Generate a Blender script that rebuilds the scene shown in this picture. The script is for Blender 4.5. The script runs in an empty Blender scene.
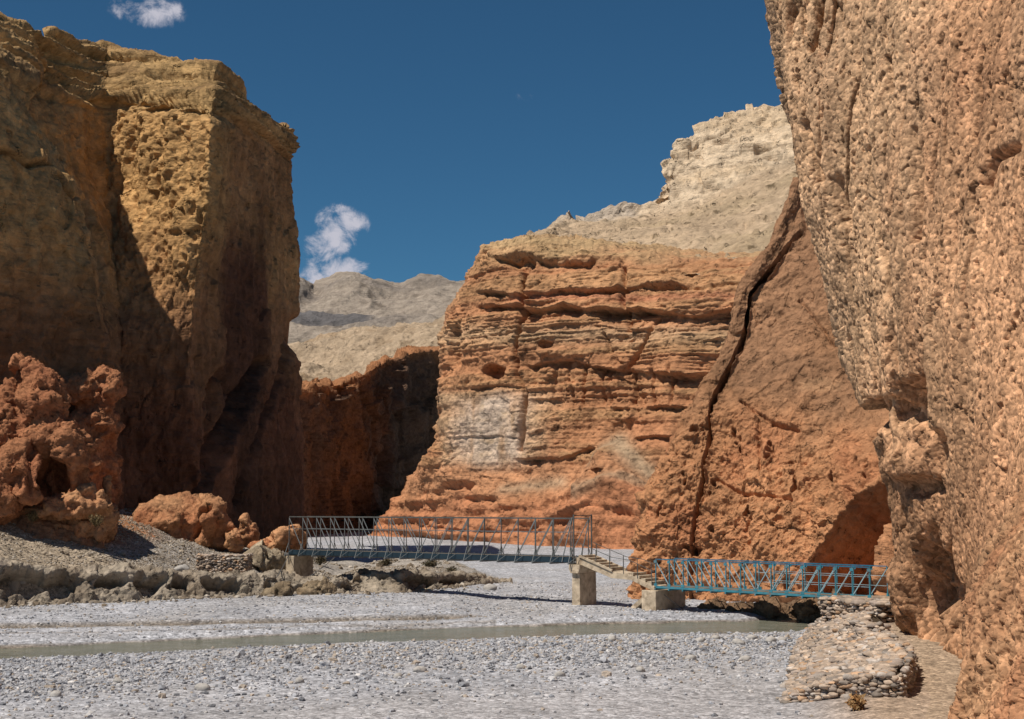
import bpy, bmesh, math, random
import numpy as np
from mathutils import Vector, Matrix

random.seed(7)
RNG = np.random.default_rng(11)
SC = bpy.context.scene
COL = SC.collection
W_, H_ = 1024, 719
F = 1422.0
CAM_Z = 4.2
PITCH = math.atan(140.5 / F)
CP, SP = math.cos(PITCH), math.sin(PITCH)

# ------------------------------------------------------------------ measuring helpers
def P(px, py, d):
    """world point at distance d (along +Y) seen along a sight line of the survey photo"""
    a = (px - 512.0) / F
    b = -(py - 359.5) / F
    y = CP - b * SP
    z = SP + b * CP
    s = d / y
    return np.array([a * s, d, CAM_Z + z * s])

def proj(p):
    x = p[..., 0]; y = p[..., 1]; z = p[..., 2] - CAM_Z
    f = y * CP + z * SP
    u = -y * SP + z * CP
    f = np.maximum(f, 0.1)
    return 512 + F * x / f, 359.5 - F * u / f

def G(px, py, z=0.0):
    """point at height z on that sight line"""
    a = P(px, py, 1.0)
    dz = a[2] - CAM_Z
    return P(px, py, (z - CAM_Z) / dz)

def srgb(r, g, b, k=1.0):
    c = np.array([r, g, b], float) / 255.0
    c = np.where(c <= 0.04045, c / 12.92, ((c + 0.055) / 1.055) ** 2.4)
    return c * k

# ------------------------------------------------------------------ noise
_perm = np.random.default_rng(3).permutation(256).astype(np.int32)
_perm = np.concatenate([_perm, _perm, _perm])
_g = np.random.default_rng(5).normal(size=(256, 3)).astype(np.float32)
_g /= np.linalg.norm(_g, axis=1, keepdims=True)

def perlin(p, seed=0):
    p = np.asarray(p, np.float32) + np.float32(seed * 17.37)
    i = np.floor(p).astype(np.int32)
    f = p - i
    i &= 255
    u = f * f * f * (f * (f * 6 - 15) + 10)
    r = 0
    for dx in (0, 1):
        wx = u[..., 0] if dx else 1 - u[..., 0]
        a = _perm[(i[..., 0] + dx) & 255]
        for dy in (0, 1):
            wy = u[..., 1] if dy else 1 - u[..., 1]
            b = _perm[(a + i[..., 1] + dy) & 255]
            for dz in (0, 1):
                wz = u[..., 2] if dz else 1 - u[..., 2]
                g = _g[_perm[(b + i[..., 2] + dz) & 255]]
                dot = g[..., 0] * (f[..., 0] - dx) + g[..., 1] * (f[..., 1] - dy) + g[..., 2] * (f[..., 2] - dz)
                r = r + wx * wy * wz * dot
    return r * 1.5

def fbm(p, scale, octv=4, seed=0, gain=0.5, st=(1, 1, 1)):
    q = np.asarray(p, np.float32) * np.array(st, np.float32) / scale
    a, s, t = 1.0, 0.0, 0.0
    for k in range(octv):
        s = s + a * perlin(q, seed + k * 3)
        t += a
        a *= gain
        q = q * 2.03
    return s / t

def ridged(p, scale, octv=4, seed=0, gain=0.5, st=(1, 1, 1)):
    q = np.asarray(p, np.float32) * np.array(st, np.float32) / scale
    a, s, t = 1.0, 0.0, 0.0
    for k in range(octv):
        n = 1 - np.abs(perlin(q, seed + k * 3)) * 1.8
        s = s + a * n
        t += a
        a *= gain
        q = q * 2.03
    return s / t

_jit = np.random.default_rng(9).uniform(.05, .95, (256, 3)).astype(np.float32)
_rnd = np.random.default_rng(10).uniform(-1, 1, 256).astype(np.float32)
def cells(p, scale, seed=0, st=(1, 1, 1), warp=.35):
    """broken-rock cells: tilted facet height, distance to the cell seed, one random value per cell"""
    p = np.asarray(p, np.float32)
    if warp:
        w = np.stack([perlin(p / (scale * 1.3), seed + 61), perlin(p / (scale * 1.3), seed + 67), perlin(p / (scale * 1.3), seed + 71)], -1)
        p = p + w * (warp * scale)
    q = p * np.array(st, np.float32) / np.float32(scale) + np.float32(seed * 7.13)
    i = np.floor(q).astype(np.int32); f = q - i
    best = np.full(q.shape[:-1], 9.0, np.float32); bi = np.zeros(q.shape[:-1], np.int32); bd = np.zeros(q.shape, np.float32)
    for dx in (-1, 0, 1):
        a = _perm[(i[..., 0] + dx) & 255]
        for dy in (-1, 0, 1):
            b = _perm[(a + i[..., 1] + dy) & 255]
            for dz in (-1, 0, 1):
                k = _perm[(b + i[..., 2] + dz) & 255]
                dl = f - (_jit[k] + np.array([dx, dy, dz], np.float32))
                d2 = (dl * dl).sum(-1)
                m = d2 < best
                best = np.where(m, d2, best); bi = np.where(m, k, bi); bd = np.where(m[..., None], dl, bd)
    return (bd * _g[bi]).sum(-1), np.sqrt(best), _rnd[bi]

def sstep(a, b, x):
    t = np.clip((x - a) / (b - a), 0, 1)
    return t * t * (3 - 2 * t)

def poly_dist(px, py, pts):
    best = np.full(px.shape, 1e9)
    for (x0, y0), (x1, y1) in zip(pts[:-1], pts[1:]):
        dx, dy = x1 - x0, y1 - y0
        t = np.clip(((px - x0) * dx + (py - y0) * dy) / (dx * dx + dy * dy), 0, 1)
        best = np.minimum(best, np.hypot(px - x0 - t * dx, py - y0 - t * dy))
    return best

# ------------------------------------------------------------------ mesh builders
def raw_mesh(name, v, quads=None, tris=None, mat=None, col=None, smooth=True):
    me = bpy.data.meshes.new(name)
    v = np.ascontiguousarray(v, np.float32).reshape(-1, 3)
    me.vertices.add(len(v))
    me.vertices.foreach_set('co', v.ravel())
    idx, starts, n = [], [], 0
    if quads is not None and len(quads):
        q = np.asarray(quads, np.int32)
        idx.append(q.ravel()); starts.append(np.arange(len(q)) * 4); n = q.size
    if tris is not None and len(tris):
        t = np.asarray(tris, np.int32)
        idx.append(t.ravel()); starts.append(n + np.arange(len(t)) * 3)
    idx = np.concatenate(idx).astype(np.int32); starts = np.concatenate(starts).astype(np.int32)
    me.loops.add(len(idx)); me.loops.foreach_set('vertex_index', idx)
    me.polygons.add(len(starts)); me.polygons.foreach_set('loop_start', starts)
    me.polygons.foreach_set('use_smooth', np.full(len(starts), smooth))
    me.update(calc_edges=True)
    me.validate()
    if col is not None:
        c = np.ones((len(v), 4), np.float32)
        c[:, :3] = np.clip(np.asarray(col).reshape(-1, 3), 0.003, 0.95)
        at = me.color_attributes.new('Col', 'FLOAT_COLOR', 'POINT')
        at.data.foreach_set('color', c.ravel())
    if mat: me.materials.append(mat)
    return me

def link(name, me, parent=None):
    o = bpy.data.objects.new(name, me)
    COL.objects.link(o)
    if parent: o.parent = parent
    return o

def tag(o, label=None, cat=None, group=None, kind=None):
    if label: o['label'] = label
    if cat: o['category'] = cat
    if group: o['group'] = group
    if kind: o['kind'] = kind
    return o

def empty(name, loc=(0, 0, 0), rz=0.0):
    o = bpy.data.objects.new(name, None)
    o.location = loc; o.rotation_euler = (0, 0, rz)
    o.empty_display_size = 0.2
    COL.objects.link(o)
    return o

def grid_quads(nu, nv):
    i = np.arange(nu * nv).reshape(nu, nv)
    return np.stack([i[:-1, :-1], i[1:, :-1], i[1:, 1:], i[:-1, 1:]], -1).reshape(-1, 4)

def catmull(c, ns, smooth):
    """c (n, ...) control values -> samples along axis 0, ns = samples per interval"""
    c = np.asarray(c, float)
    n = len(c)
    out = []
    for k in range(n - 1):
        p1, p2 = c[k], c[k + 1]
        p0 = c[k - 1] if k else 2 * p1 - p2
        p3 = c[k + 2] if k + 2 < n else 2 * p2 - p1
        m = ns[k] + (1 if k == n - 2 else 0)
        t = (np.arange(m) / ns[k]).reshape((-1,) + (1,) * (c.ndim - 1))
        lin = p1 + (p2 - p1) * t
        cm = 0.5 * (2 * p1 + (p2 - p0) * t + (2 * p0 - 5 * p1 + 4 * p2 - p3) * t ** 2 + (3 * p1 - p0 - 3 * p2 + p3) * t ** 3)
        out.append(lin * (1 - smooth) + cm * smooth)
    return np.concatenate(out, 0)

def normals(g):
    du = np.gradient(g, axis=0); dv = np.gradient(g, axis=1)
    n = np.cross(du, dv)
    n /= np.maximum(np.linalg.norm(n, axis=-1, keepdims=True), 1e-9)
    to = np.array([0, 0, CAM_Z]) - g
    if (np.einsum('ijk,ijk->ij', n, to)).mean() < 0: n = -n
    return n

def loft(name, ribs, nu, nv, shape, mat, su=0.3, sv=0.7, nblur=3, world=False):
    """ribs: list of ribs of surveyed points; shape(g, px, py) -> (displacement, colour)"""
    c = np.array([[(p if world else P(*p)) for p in r] for r in ribs])
    c = catmull(c, nu, su)
    g = catmull(c.transpose(1, 0, 2), nv, sv).transpose(1, 0, 2)
    n = normals(g)
    for _ in range(nblur):
        n = (n + np.roll(n, 1, 0) + np.roll(n, -1, 0) + np.roll(n, 1, 1) + np.roll(n, -1, 1))
        n /= np.maximum(np.linalg.norm(n, axis=-1, keepdims=True), 1e-9)
    px, py = proj(g)
    d, col = shape(g, px, py)
    d = d - np.median(d)
    if d.ndim == 2: d = d[..., None]
    g2 = g + n * d
    me = raw_mesh(name, g2, quads=grid_quads(*g.shape[:2]), mat=mat, col=col)
    return link(name, me)

# shape ingredients in survey pixels
def dent(px, py, cx, cy, rx, ry, depth, nz=0, hard=0.55):
    r = np.hypot((px - cx) / rx, (py - cy) / ry) + nz
    return depth * (1 - sstep(hard, 1.0, r))

def ledge(px, py, pts, out, up, down, cut, nz=0):
    """a hard bed whose underside follows pts: proud by out above it, cut back below it"""
    xs = [p[0] for p in pts]; ys = [p[1] for p in pts]
    ly = np.interp(px, xs, ys) + nz
    m = sstep(xs[0] - 8, xs[0] + 4, px) * (1 - sstep(xs[-1] - 4, xs[-1] + 8, px))
    dy = py - ly                      # positive below the line
    a = np.where(dy < 0, out * np.clip(1 + dy / up, 0, 1) ** 1.5, -cut * np.clip(1 - dy / down, 0, 1) ** 1.3)
    s = sstep(-1.2, 1.2, dy)
    a = (1 - s) * out * np.clip(1 + np.minimum(dy, 0) / up, 0, 1) ** 1.5 - s * cut * np.clip(1 - np.maximum(dy, 0) / down, 0, 1) ** 1.3
    return a * m

def mixc(a, b, t):
    t = np.clip(t, 0, 1)[..., None]
    return a * (1 - t) + b * t

# ------------------------------------------------------------------ materials
class NT:
    def __init__(s, name):
        s.m = bpy.data.materials.new(name); s.m.use_nodes = True
        s.t = s.m.node_tree; s.t.nodes.clear()
        s.out = s.n('ShaderNodeOutputMaterial'); s.b = s.n('ShaderNodeBsdfPrincipled')
        s.l(s.b.outputs[0], s.out.inputs[0])
    def n(s, k, **kw):
        x = s.t.nodes.new(k)
        for a, v in kw.items(): setattr(x, a, v)
        return x
    def l(s, a, b): s.t.links.new(a, b)
    def math(s, op, a, b=None, c=None):
        x = s.n('ShaderNodeMath', operation=op)
        for i, v in enumerate((a, b, c)):
            if v is None: continue
            if isinstance(v, (int, float)): x.inputs[i].default_value = v
            else: s.l(v, x.inputs[i])
        return x.outputs[0]
    def pos(s, scale=(1, 1, 1)):
        g = s.n('ShaderNodeNewGeometry'); m = s.n('ShaderNodeMapping')
        m.inputs['Scale'].default_value = scale
        s.l(g.outputs['Position'], m.inputs[0]); return m.outputs[0]
    def noise(s, v, scale, detail=5, rough=0.55):
        x = s.n('ShaderNodeTexNoise'); x.inputs['Scale'].default_value = scale
        x.inputs['Detail'].default_value = detail; x.inputs['Roughness'].default_value = rough
        s.l(v, x.inputs['Vector']); return x.outputs['Fac']
    def vor(s, v, scale, out='Distance', feature='F1', rnd=1.0):
        x = s.n('ShaderNodeTexVoronoi', feature=feature); x.inputs['Scale'].default_value = scale
        x.inputs['Randomness'].default_value = rnd
        s.l(v, x.inputs['Vector']); return x.outputs[out]
    def rng(s, f, lo, hi, a=0.3, b=0.7):
        x = s.n('ShaderNodeMapRange'); s.l(f, x.inputs[0])
        for i, q in enumerate((a, b, lo, hi)): x.inputs[i + 1].default_value = q
        return x.outputs[0]
    def mul(s, c, f):
        x = s.n('ShaderNodeVectorMath', operation='SCALE'); s.l(c, x.inputs[0]); s.l(f, x.inputs['Scale']); return x.outputs[0]
    def mix(s, f, a, b):
        x = s.n('ShaderNodeMix', data_type='RGBA')
        for i, v in ((0, f), (6, a), (7, b)):
            if isinstance(v, (int, float)): x.inputs[i].default_value = v
            elif isinstance(v, tuple): x.inputs[i].default_value = v
            else: s.l(v, x.inputs[i])
        return x.outputs[2]
    def bump(s, h, strength, dist, prev=None):
        x = s.n('ShaderNodeBump'); x.inputs['Strength'].default_value = strength; x.inputs['Distance'].default_value = dist
        s.l(h, x.inputs['Height'])
        if prev is not None: s.l(prev, x.inputs['Normal'])
        return x.outputs[0]

def rock_mat(name, fine=3.0, pebble=0.0, pebscale=4.0, streak=0.15, band=0.0, bumpd=0.25, var=0.3, rough=0.95, sat=.94):
    s = NT(name)
    p = s.pos()
    a = s.n('ShaderNodeVertexColor'); a.layer_name = 'Col'
    c = a.outputs[0]
    c = s.mul(c, s.rng(s.noise(p, 0.22, 6), 1 - var, 1 + var))
    c = s.mul(c, s.rng(s.noise(p, fine, 9, 0.68), 1 - var * 1.3, 1 + var * 1.3))
    if streak:
        c = s.mul(c, s.rng(s.noise(s.pos((1, 1, 0.08)), 1.1, 6, 0.6), 1 - streak, 1 + streak))
    if band:
        c = s.mul(c, s.rng(s.noise(s.pos((0.06, 0.06, 1)), 1.6, 7, 0.65), 1 - band, 1 + band))
    b = s.bump(s.noise(p, fine * 0.6, 10, 0.66), 0.9, bumpd)
    if band:
        b = s.bump(s.noise(s.pos((0.1, 0.1, 1)), 2.2, 8, 0.65), 0.6, bumpd * 0.8, b)
    if pebble:
        v = s.n('ShaderNodeTexVoronoi'); v.inputs['Scale'].default_value = pebscale
        s.l(p, v.inputs['Vector'])
        sep = s.n('ShaderNodeSeparateColor'); s.l(v.outputs['Color'], sep.inputs[0])
        c = s.mul(c, s.rng(sep.outputs[0], 1 - pebble, 1 + pebble * 0.7, 0, 1))
        inv = s.math('SUBTRACT', 1.0, v.outputs['Distance'])
        b = s.bump(inv, 0.7, 0.35 / pebscale, b)
        # weathered-out sockets where pebbles have fallen
        hole = s.rng(s.noise(p, pebscale * 0.75, 3, 0.6), 0, 1, 0.30, 0.37)
        b = s.bump(hole, 0.8, 0.5 / pebscale, b)
    hs = s.n('ShaderNodeHueSaturation'); hs.inputs['Saturation'].default_value = sat; s.l(c, hs.inputs['Color'])
    s.l(hs.outputs[0], s.b.inputs['Base Color'])
    s.b.inputs['Roughness'].default_value = rough
    s.b.inputs['Specular IOR Level'].default_value = 0.12
    s.l(b, s.b.inputs['Normal'])
    return s.m

def plain_mat(name, col, rough=0.6, metal=0.0, var=0.2, scale=6.0, bump=0.0, spec=0.4, rust=None):
    s = NT(name)
    p = s.pos()
    rgb = s.n('ShaderNodeRGB'); rgb.outputs[0].default_value = (*col, 1)
    c = s.mul(rgb.outputs[0], s.rng(s.noise(p, scale, 7, 0.6), 1 - var, 1 + var))
    if rust is not None:
        c = s.mix(s.rng(s.noise(p, 3.0, 8, 0.7), 0, 0.85, 0.52, 0.68), c, (*rust, 1))
    s.l(c, s.b.inputs['Base Color'])
    s.b.inputs['Roughness'].default_value = rough
    s.b.inputs['Metallic'].default_value = metal
    s.b.inputs['Specular IOR Level'].default_value = spec
    if bump: s.l(s.bump(s.noise(p, scale * 2, 8, 0.65), 0.6, bump), s.b.inputs['Normal'])
    return s.m

def stone_mat(name, rough=0.9):
    s = NT(name); p = s.pos()
    a = s.n('ShaderNodeVertexColor'); a.layer_name = 'Col'
    c = s.mul(a.outputs[0], s.rng(s.noise(p, 9, 6, 0.65), 0.75, 1.25))
    s.l(c, s.b.inputs['Base Color']); s.b.inputs['Roughness'].default_value = rough
    s.b.inputs['Specular IOR Level'].default_value = 0.15
    s.l(s.bump(s.noise(p, 14, 5), 0.5, 0.03), s.b.inputs['Normal'])
    return s.m

def ground_mat():
    s = NT('gravel_ground'); p = s.pos()
    a = s.n('ShaderNodeVertexColor'); a.layer_name = 'Col'
    c = a.outputs[0]
    c = s.mul(c, s.rng(s.noise(p, 0.25, 6), 0.85, 1.15))
    c = s.mul(c, s.rng(s.noise(p, 2.0, 8, 0.7), 0.78, 1.22))
    b = None
    for sc, am in ((6.0, 0.22), (11, 0.30), (24, 0.28)):
        v = s.n('ShaderNodeTexVoronoi'); v.inputs['Scale'].default_value = sc
        s.l(p, v.inputs['Vector'])
        sep = s.n('ShaderNodeSeparateColor'); s.l(v.outputs['Color'], sep.inputs[0])
        c = s.mul(c, s.rng(sep.outputs[0], 1 - am, 1 + am * 0.9, 0, 1))
        b = s.bump(s.math('SUBTRACT', 1.0, v.outputs['Distance']), 0.55, 0.28 / sc, b)
    b = s.bump(s.noise(p, 0.9, 6, 0.6), 0.4, 0.25, b)
    s.l(c, s.b.inputs['Base Color']); s.b.inputs['Roughness'].default_value = 0.95
    s.b.inputs['Specular IOR Level'].default_value = 0.1
    s.l(b, s.b.inputs['Normal'])
    return s.m

def water_mat():
    s = NT('silty_water'); p = s.pos((0.5, 1.6, 1))
    c = s.mix(s.rng(s.noise(p, 0.8, 5), 0, 1), (0.12, 0.13, 0.10, 1), (0.19, 0.195, 0.155, 1))
    foam = s.rng(s.noise(s.pos((0.6, 2.2, 1)), 3.2, 7, 0.7), 0, 0.8, 0.55, 0.68)
    c = s.mix(foam, c, (0.34, 0.34, 0.32, 1))
    s.l(c, s.b.inputs['Base Color'])
    s.b.inputs['Roughness'].default_value = 0.14
    s.b.inputs['Specular IOR Level'].default_value = 0.35
    b = s.bump(s.noise(p, 2.5, 4), 0.8, 0.14); b = s.bump(s.noise(p, 9, 4), 0.7, 0.04, b)
    s.l(b, s.b.inputs['Normal'])
    return s.m

M = {}
M['left'] = rock_mat('ochre_rock', fine=1.6, pebble=0.12, pebscale=1.6, streak=0.14, band=0.12, bumpd=0.5, var=0.26)
M['centre'] = rock_mat('orange_strata_rock', fine=1.5, pebble=0.10, pebscale=2.0, streak=0.12, band=0.10, bumpd=0.35, var=0.22)
M['slab'] = rock_mat('orange_conglomerate', fine=2.4, pebble=0.16, pebscale=3.2, streak=0.06, bumpd=0.3, var=0.22)
M['right'] = rock_mat('buff_conglomerate', fine=3.2, pebble=0.42, pebscale=9.0, streak=0.26, bumpd=0.075, var=0.30, sat=.93)
M['near'] = rock_mat('orange_gritty_conglomerate', fine=3.4, pebble=0.34, pebscale=9.0, streak=0.10, bumpd=0.08, var=0.28, sat=.90)
M['pale'] = rock_mat('pale_rock', fine=0.9, pebble=0.10, pebscale=0.8, streak=0.05, band=0.08, bumpd=0.7, var=0.2)
M['far'] = rock_mat('far_rock', fine=0.25, streak=0.1, band=0.06, bumpd=3.0, var=0.2)
M['boulder'] = rock_mat('boulder_rock', fine=4.5, pebble=0.16, pebscale=5.0, streak=0.06, bumpd=0.22, var=0.22)
M['ground'] = ground_mat()
M['stone'] = stone_mat('stone')
M['water'] = water_mat()
M['concrete'] = plain_mat('concrete', srgb(206, 188, 164, 0.78), 0.9, var=0.40, scale=2.6, bump=0.05, spec=0.15, rust=tuple(srgb(150, 128, 104, .6)))
M['steel'] = plain_mat('grey_steel', (0.17, 0.185, 0.19), 0.5, 0.0, var=0.2, scale=5, spec=0.5)
M['steeldark'] = plain_mat('weathered_steel', (0.085, 0.088, 0.085), 0.6, 0.0, var=0.3, scale=5, spec=0.4)
M['steelmid'] = plain_mat('mid_grey_steel', (0.12, 0.125, 0.125), 0.55, 0.0, var=0.25, scale=5, spec=0.4)
M['navy'] = plain_mat('dark_blue_paint', (0.014, 0.032, 0.048), 0.5, var=0.25, scale=3)
M['blue'] = plain_mat('turquoise_paint', (0.045, 0.21, 0.28), 0.45, var=0.25, scale=4, rust=(0.20, 0.13, 0.09))
M['bluepale'] = plain_mat('faded_blue_paint', (0.26, 0.40, 0.46), 0.5, var=0.2, scale=4, rust=(0.30, 0.24, 0.19))
M['bluedeep'] = plain_mat('deep_blue_paint', (0.02, 0.14, 0.24), 0.45, var=0.25, scale=4, rust=(0.12, 0.08, 0.06))
M['wood'] = plain_mat('weathered_planks', (0.16, 0.13, 0.10), 0.9, var=0.35, scale=3, bump=0.01)
M['cable'] = plain_mat('cable_steel', (0.10, 0.095, 0.09), 0.6)

# ------------------------------------------------------------------ left cliff
def left_shape(g, px, py):
    d = fbm(g, 8, 4, 1, st=(1, 1, .3)) * 1.0 + fbm(g, 2.2, 5, 5, st=(1, 1, .45)) * 0.5
    d += (ridged(g, 1.0, 4, 9, 0.55, st=(1, 1, .8)) - .6) * 0.22
    fc, f1, rr = cells(g, 1.7, 3, (1, 1, .55)); d += fc * .16 + rr * .08
    fc, f1, rr = cells(g, .7, 5, (1, 1, .7)); d += fc * .05 + rr * .025
    top = 1 - sstep(0, 22, py - np.interp(px, [-60, 0, 100, 215, 250, 290], [70, 72, 92, 104, 118, 145]))
    zz = g[..., 2] + 0.25 * fbm(g, 5, 3, 21)
    st = perlin(np.stack([zz * 1.5, px * 0.006, zz * 0], -1), 4) + 0.7 * perlin(np.stack([zz * 3.4, px * 0.012, zz * 0], -1), 8)
    d = d * (1 - .55 * top) + top * (0.6 * np.tanh(st * 5) + 0.35 * (ridged(g, 1.1, 4, 31, st=(.6, .6, 2)) - .6))
    # the lit conglomerate facet is rougher
    rough = sstep(100, 116, px) * (1 - sstep(205, 222, px)) * (1 - sstep(260, 330, py)) * (1 - top)
    d += rough * ((ridged(g, 0.8, 4, 13, 0.6, st=(1, 1, .6)) - .6) * 0.45 + fbm(g, 2.2, 4, 14, st=(1, 1, .35)) * 0.9 + fbm(g, .5, 3, 15) * .2)
    for pts, w, dep in (([(300, 320), (285, 380), (255, 440), (235, 500)], 4, 1.2), ([(262, 360), (240, 400), (205, 470), (190, 500)], 3, 1.1), ([(212, 405), (222, 380), (230, 372), (236, 392)], 3, .8),
                        ([(225, 370), (215, 440), (200, 480)], 3, .9), ([(60, 175), (80, 200), (100, 280), (104, 330)], 2.5, 1.0), ([(0, 150), (18, 160), (24, 166), (52, 163)], 2.5, .7)):
        d -= dep * np.exp(-(poly_dist(px + 8 * fbm(g, 3, 3, 40), py, pts) / w) ** 2)
    # a thin slab scaling off the right-hand face
    d += .7 * sstep(0, 3, px + 8 * fbm(g, 3, 3, 40) - np.interp(py, [300, 350, 420, 500, 540], [286, 270, 236, 198, 180])) * sstep(330, 380, py) * (1 - sstep(0, 60, px - np.interp(py, [300, 350, 420, 500, 540], [286, 270, 236, 198, 180]))) * (1 - sstep(250, 272, px))
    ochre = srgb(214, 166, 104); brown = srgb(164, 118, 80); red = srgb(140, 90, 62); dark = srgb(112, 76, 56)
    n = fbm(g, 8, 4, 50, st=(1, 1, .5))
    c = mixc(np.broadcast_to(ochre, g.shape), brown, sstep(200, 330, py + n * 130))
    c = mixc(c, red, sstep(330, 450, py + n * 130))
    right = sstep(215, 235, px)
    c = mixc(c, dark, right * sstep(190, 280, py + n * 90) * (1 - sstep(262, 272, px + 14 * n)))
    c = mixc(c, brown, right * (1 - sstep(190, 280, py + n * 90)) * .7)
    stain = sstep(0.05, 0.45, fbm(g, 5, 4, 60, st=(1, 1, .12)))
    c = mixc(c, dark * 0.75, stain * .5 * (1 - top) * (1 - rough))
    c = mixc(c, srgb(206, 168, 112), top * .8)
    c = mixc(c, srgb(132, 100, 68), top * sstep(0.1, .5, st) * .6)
    return d, c * 0.76

def leftrib(base, m1, m2, rim, l1, sky, ds, dl, dk):
    db, d1, d2, dr = ds
    return [(*base, db), (*m1, d1), (*m2, d2), (*rim, dr), (*l1, dl), (*sky, dk), (sky[0] - (6 if dk < 100 else 2), sky[1] + (150 if dk < 100 else 250), dk + (14 if dk < 100 else 5))]

LR = [
    leftrib((-700, 590), (-700, 330), (-700, 194), (-700, 85), (-700, 70), (-700, 20), (78, 78, 78, 78), 80, 90),
    leftrib((-70, 590), (-70, 330), (-70, 194), (-70, 75), (-70, 50), (-65, 4), (64, 64, 64, 64.5), 69, 80),
    leftrib((-40, 580), (-40, 330), (-42, 194), (-46, 74), (-46, 50), (-44, 8), (65.5, 65.5, 65.5, 66), 71, 82),
    leftrib((20, 570), (20, 330), (14, 194), (-8, 76), (-8, 54), (-6, 19), (68, 68, 68, 68.5), 73, 82),
    leftrib((117, 562), (106, 330), (78, 194), (27, 112), (25, 68), (24, 29), (71, 71.5, 72, 72), 76, 84),
    leftrib((122, 560), (100, 330), (68, 194), (22, 104), (44, 72), (60, 38), (73, 75, 79, 79), 83, 89),
    leftrib((128, 558), (118, 330), (110, 194), (106, 96), (106, 80), (104, 51), (76.5, 79, 86, 87), 90, 95),
    leftrib((160, 556), (155, 330), (160, 194), (160, 104), (160, 86), (158, 60), (78.3, 80, 83.5, 85), 88, 95),
    leftrib((196, 556), (194, 330), (207, 194), (212, 110), (216, 92), (216, 69), (80, 80.5, 81, 81.5), 86, 94),
    leftrib((252, 552), (248, 330), (250, 194), (252, 120), (250, 110), (246, 95), (90, 90, 90, 90), 93, 98),
    leftrib((305, 548), (297, 330), (292, 200), (291, 150), (289, 142), (285, 131), (101, 101, 101, 101), 102, 104),
    leftrib((298, 548), (290, 330), (284, 200), (283, 155), (282, 148), (278, 138), (113, 113, 113, 113), 114, 115),
]
def grounded(ribs, z=-0.5):
    """run the first point of each rib down into the ground"""
    out = []
    for r in ribs:
        r = list(r); px, py, d = r[0]
        p = P(px, py, d)
        if p[2] > z:
            p[2] = z
            r = [p] + [P(*q) for q in r[1:]]
        else:
            r = [P(*q) for q in r]
        out.append(r)
    return out
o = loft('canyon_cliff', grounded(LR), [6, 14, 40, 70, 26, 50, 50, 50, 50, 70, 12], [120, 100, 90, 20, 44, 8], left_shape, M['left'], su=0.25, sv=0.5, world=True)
tag(o, 'tall shaded ochre cliff with a lit triangular facet, on the far side of the river at the left', 'cliff', kind='structure')

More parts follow.
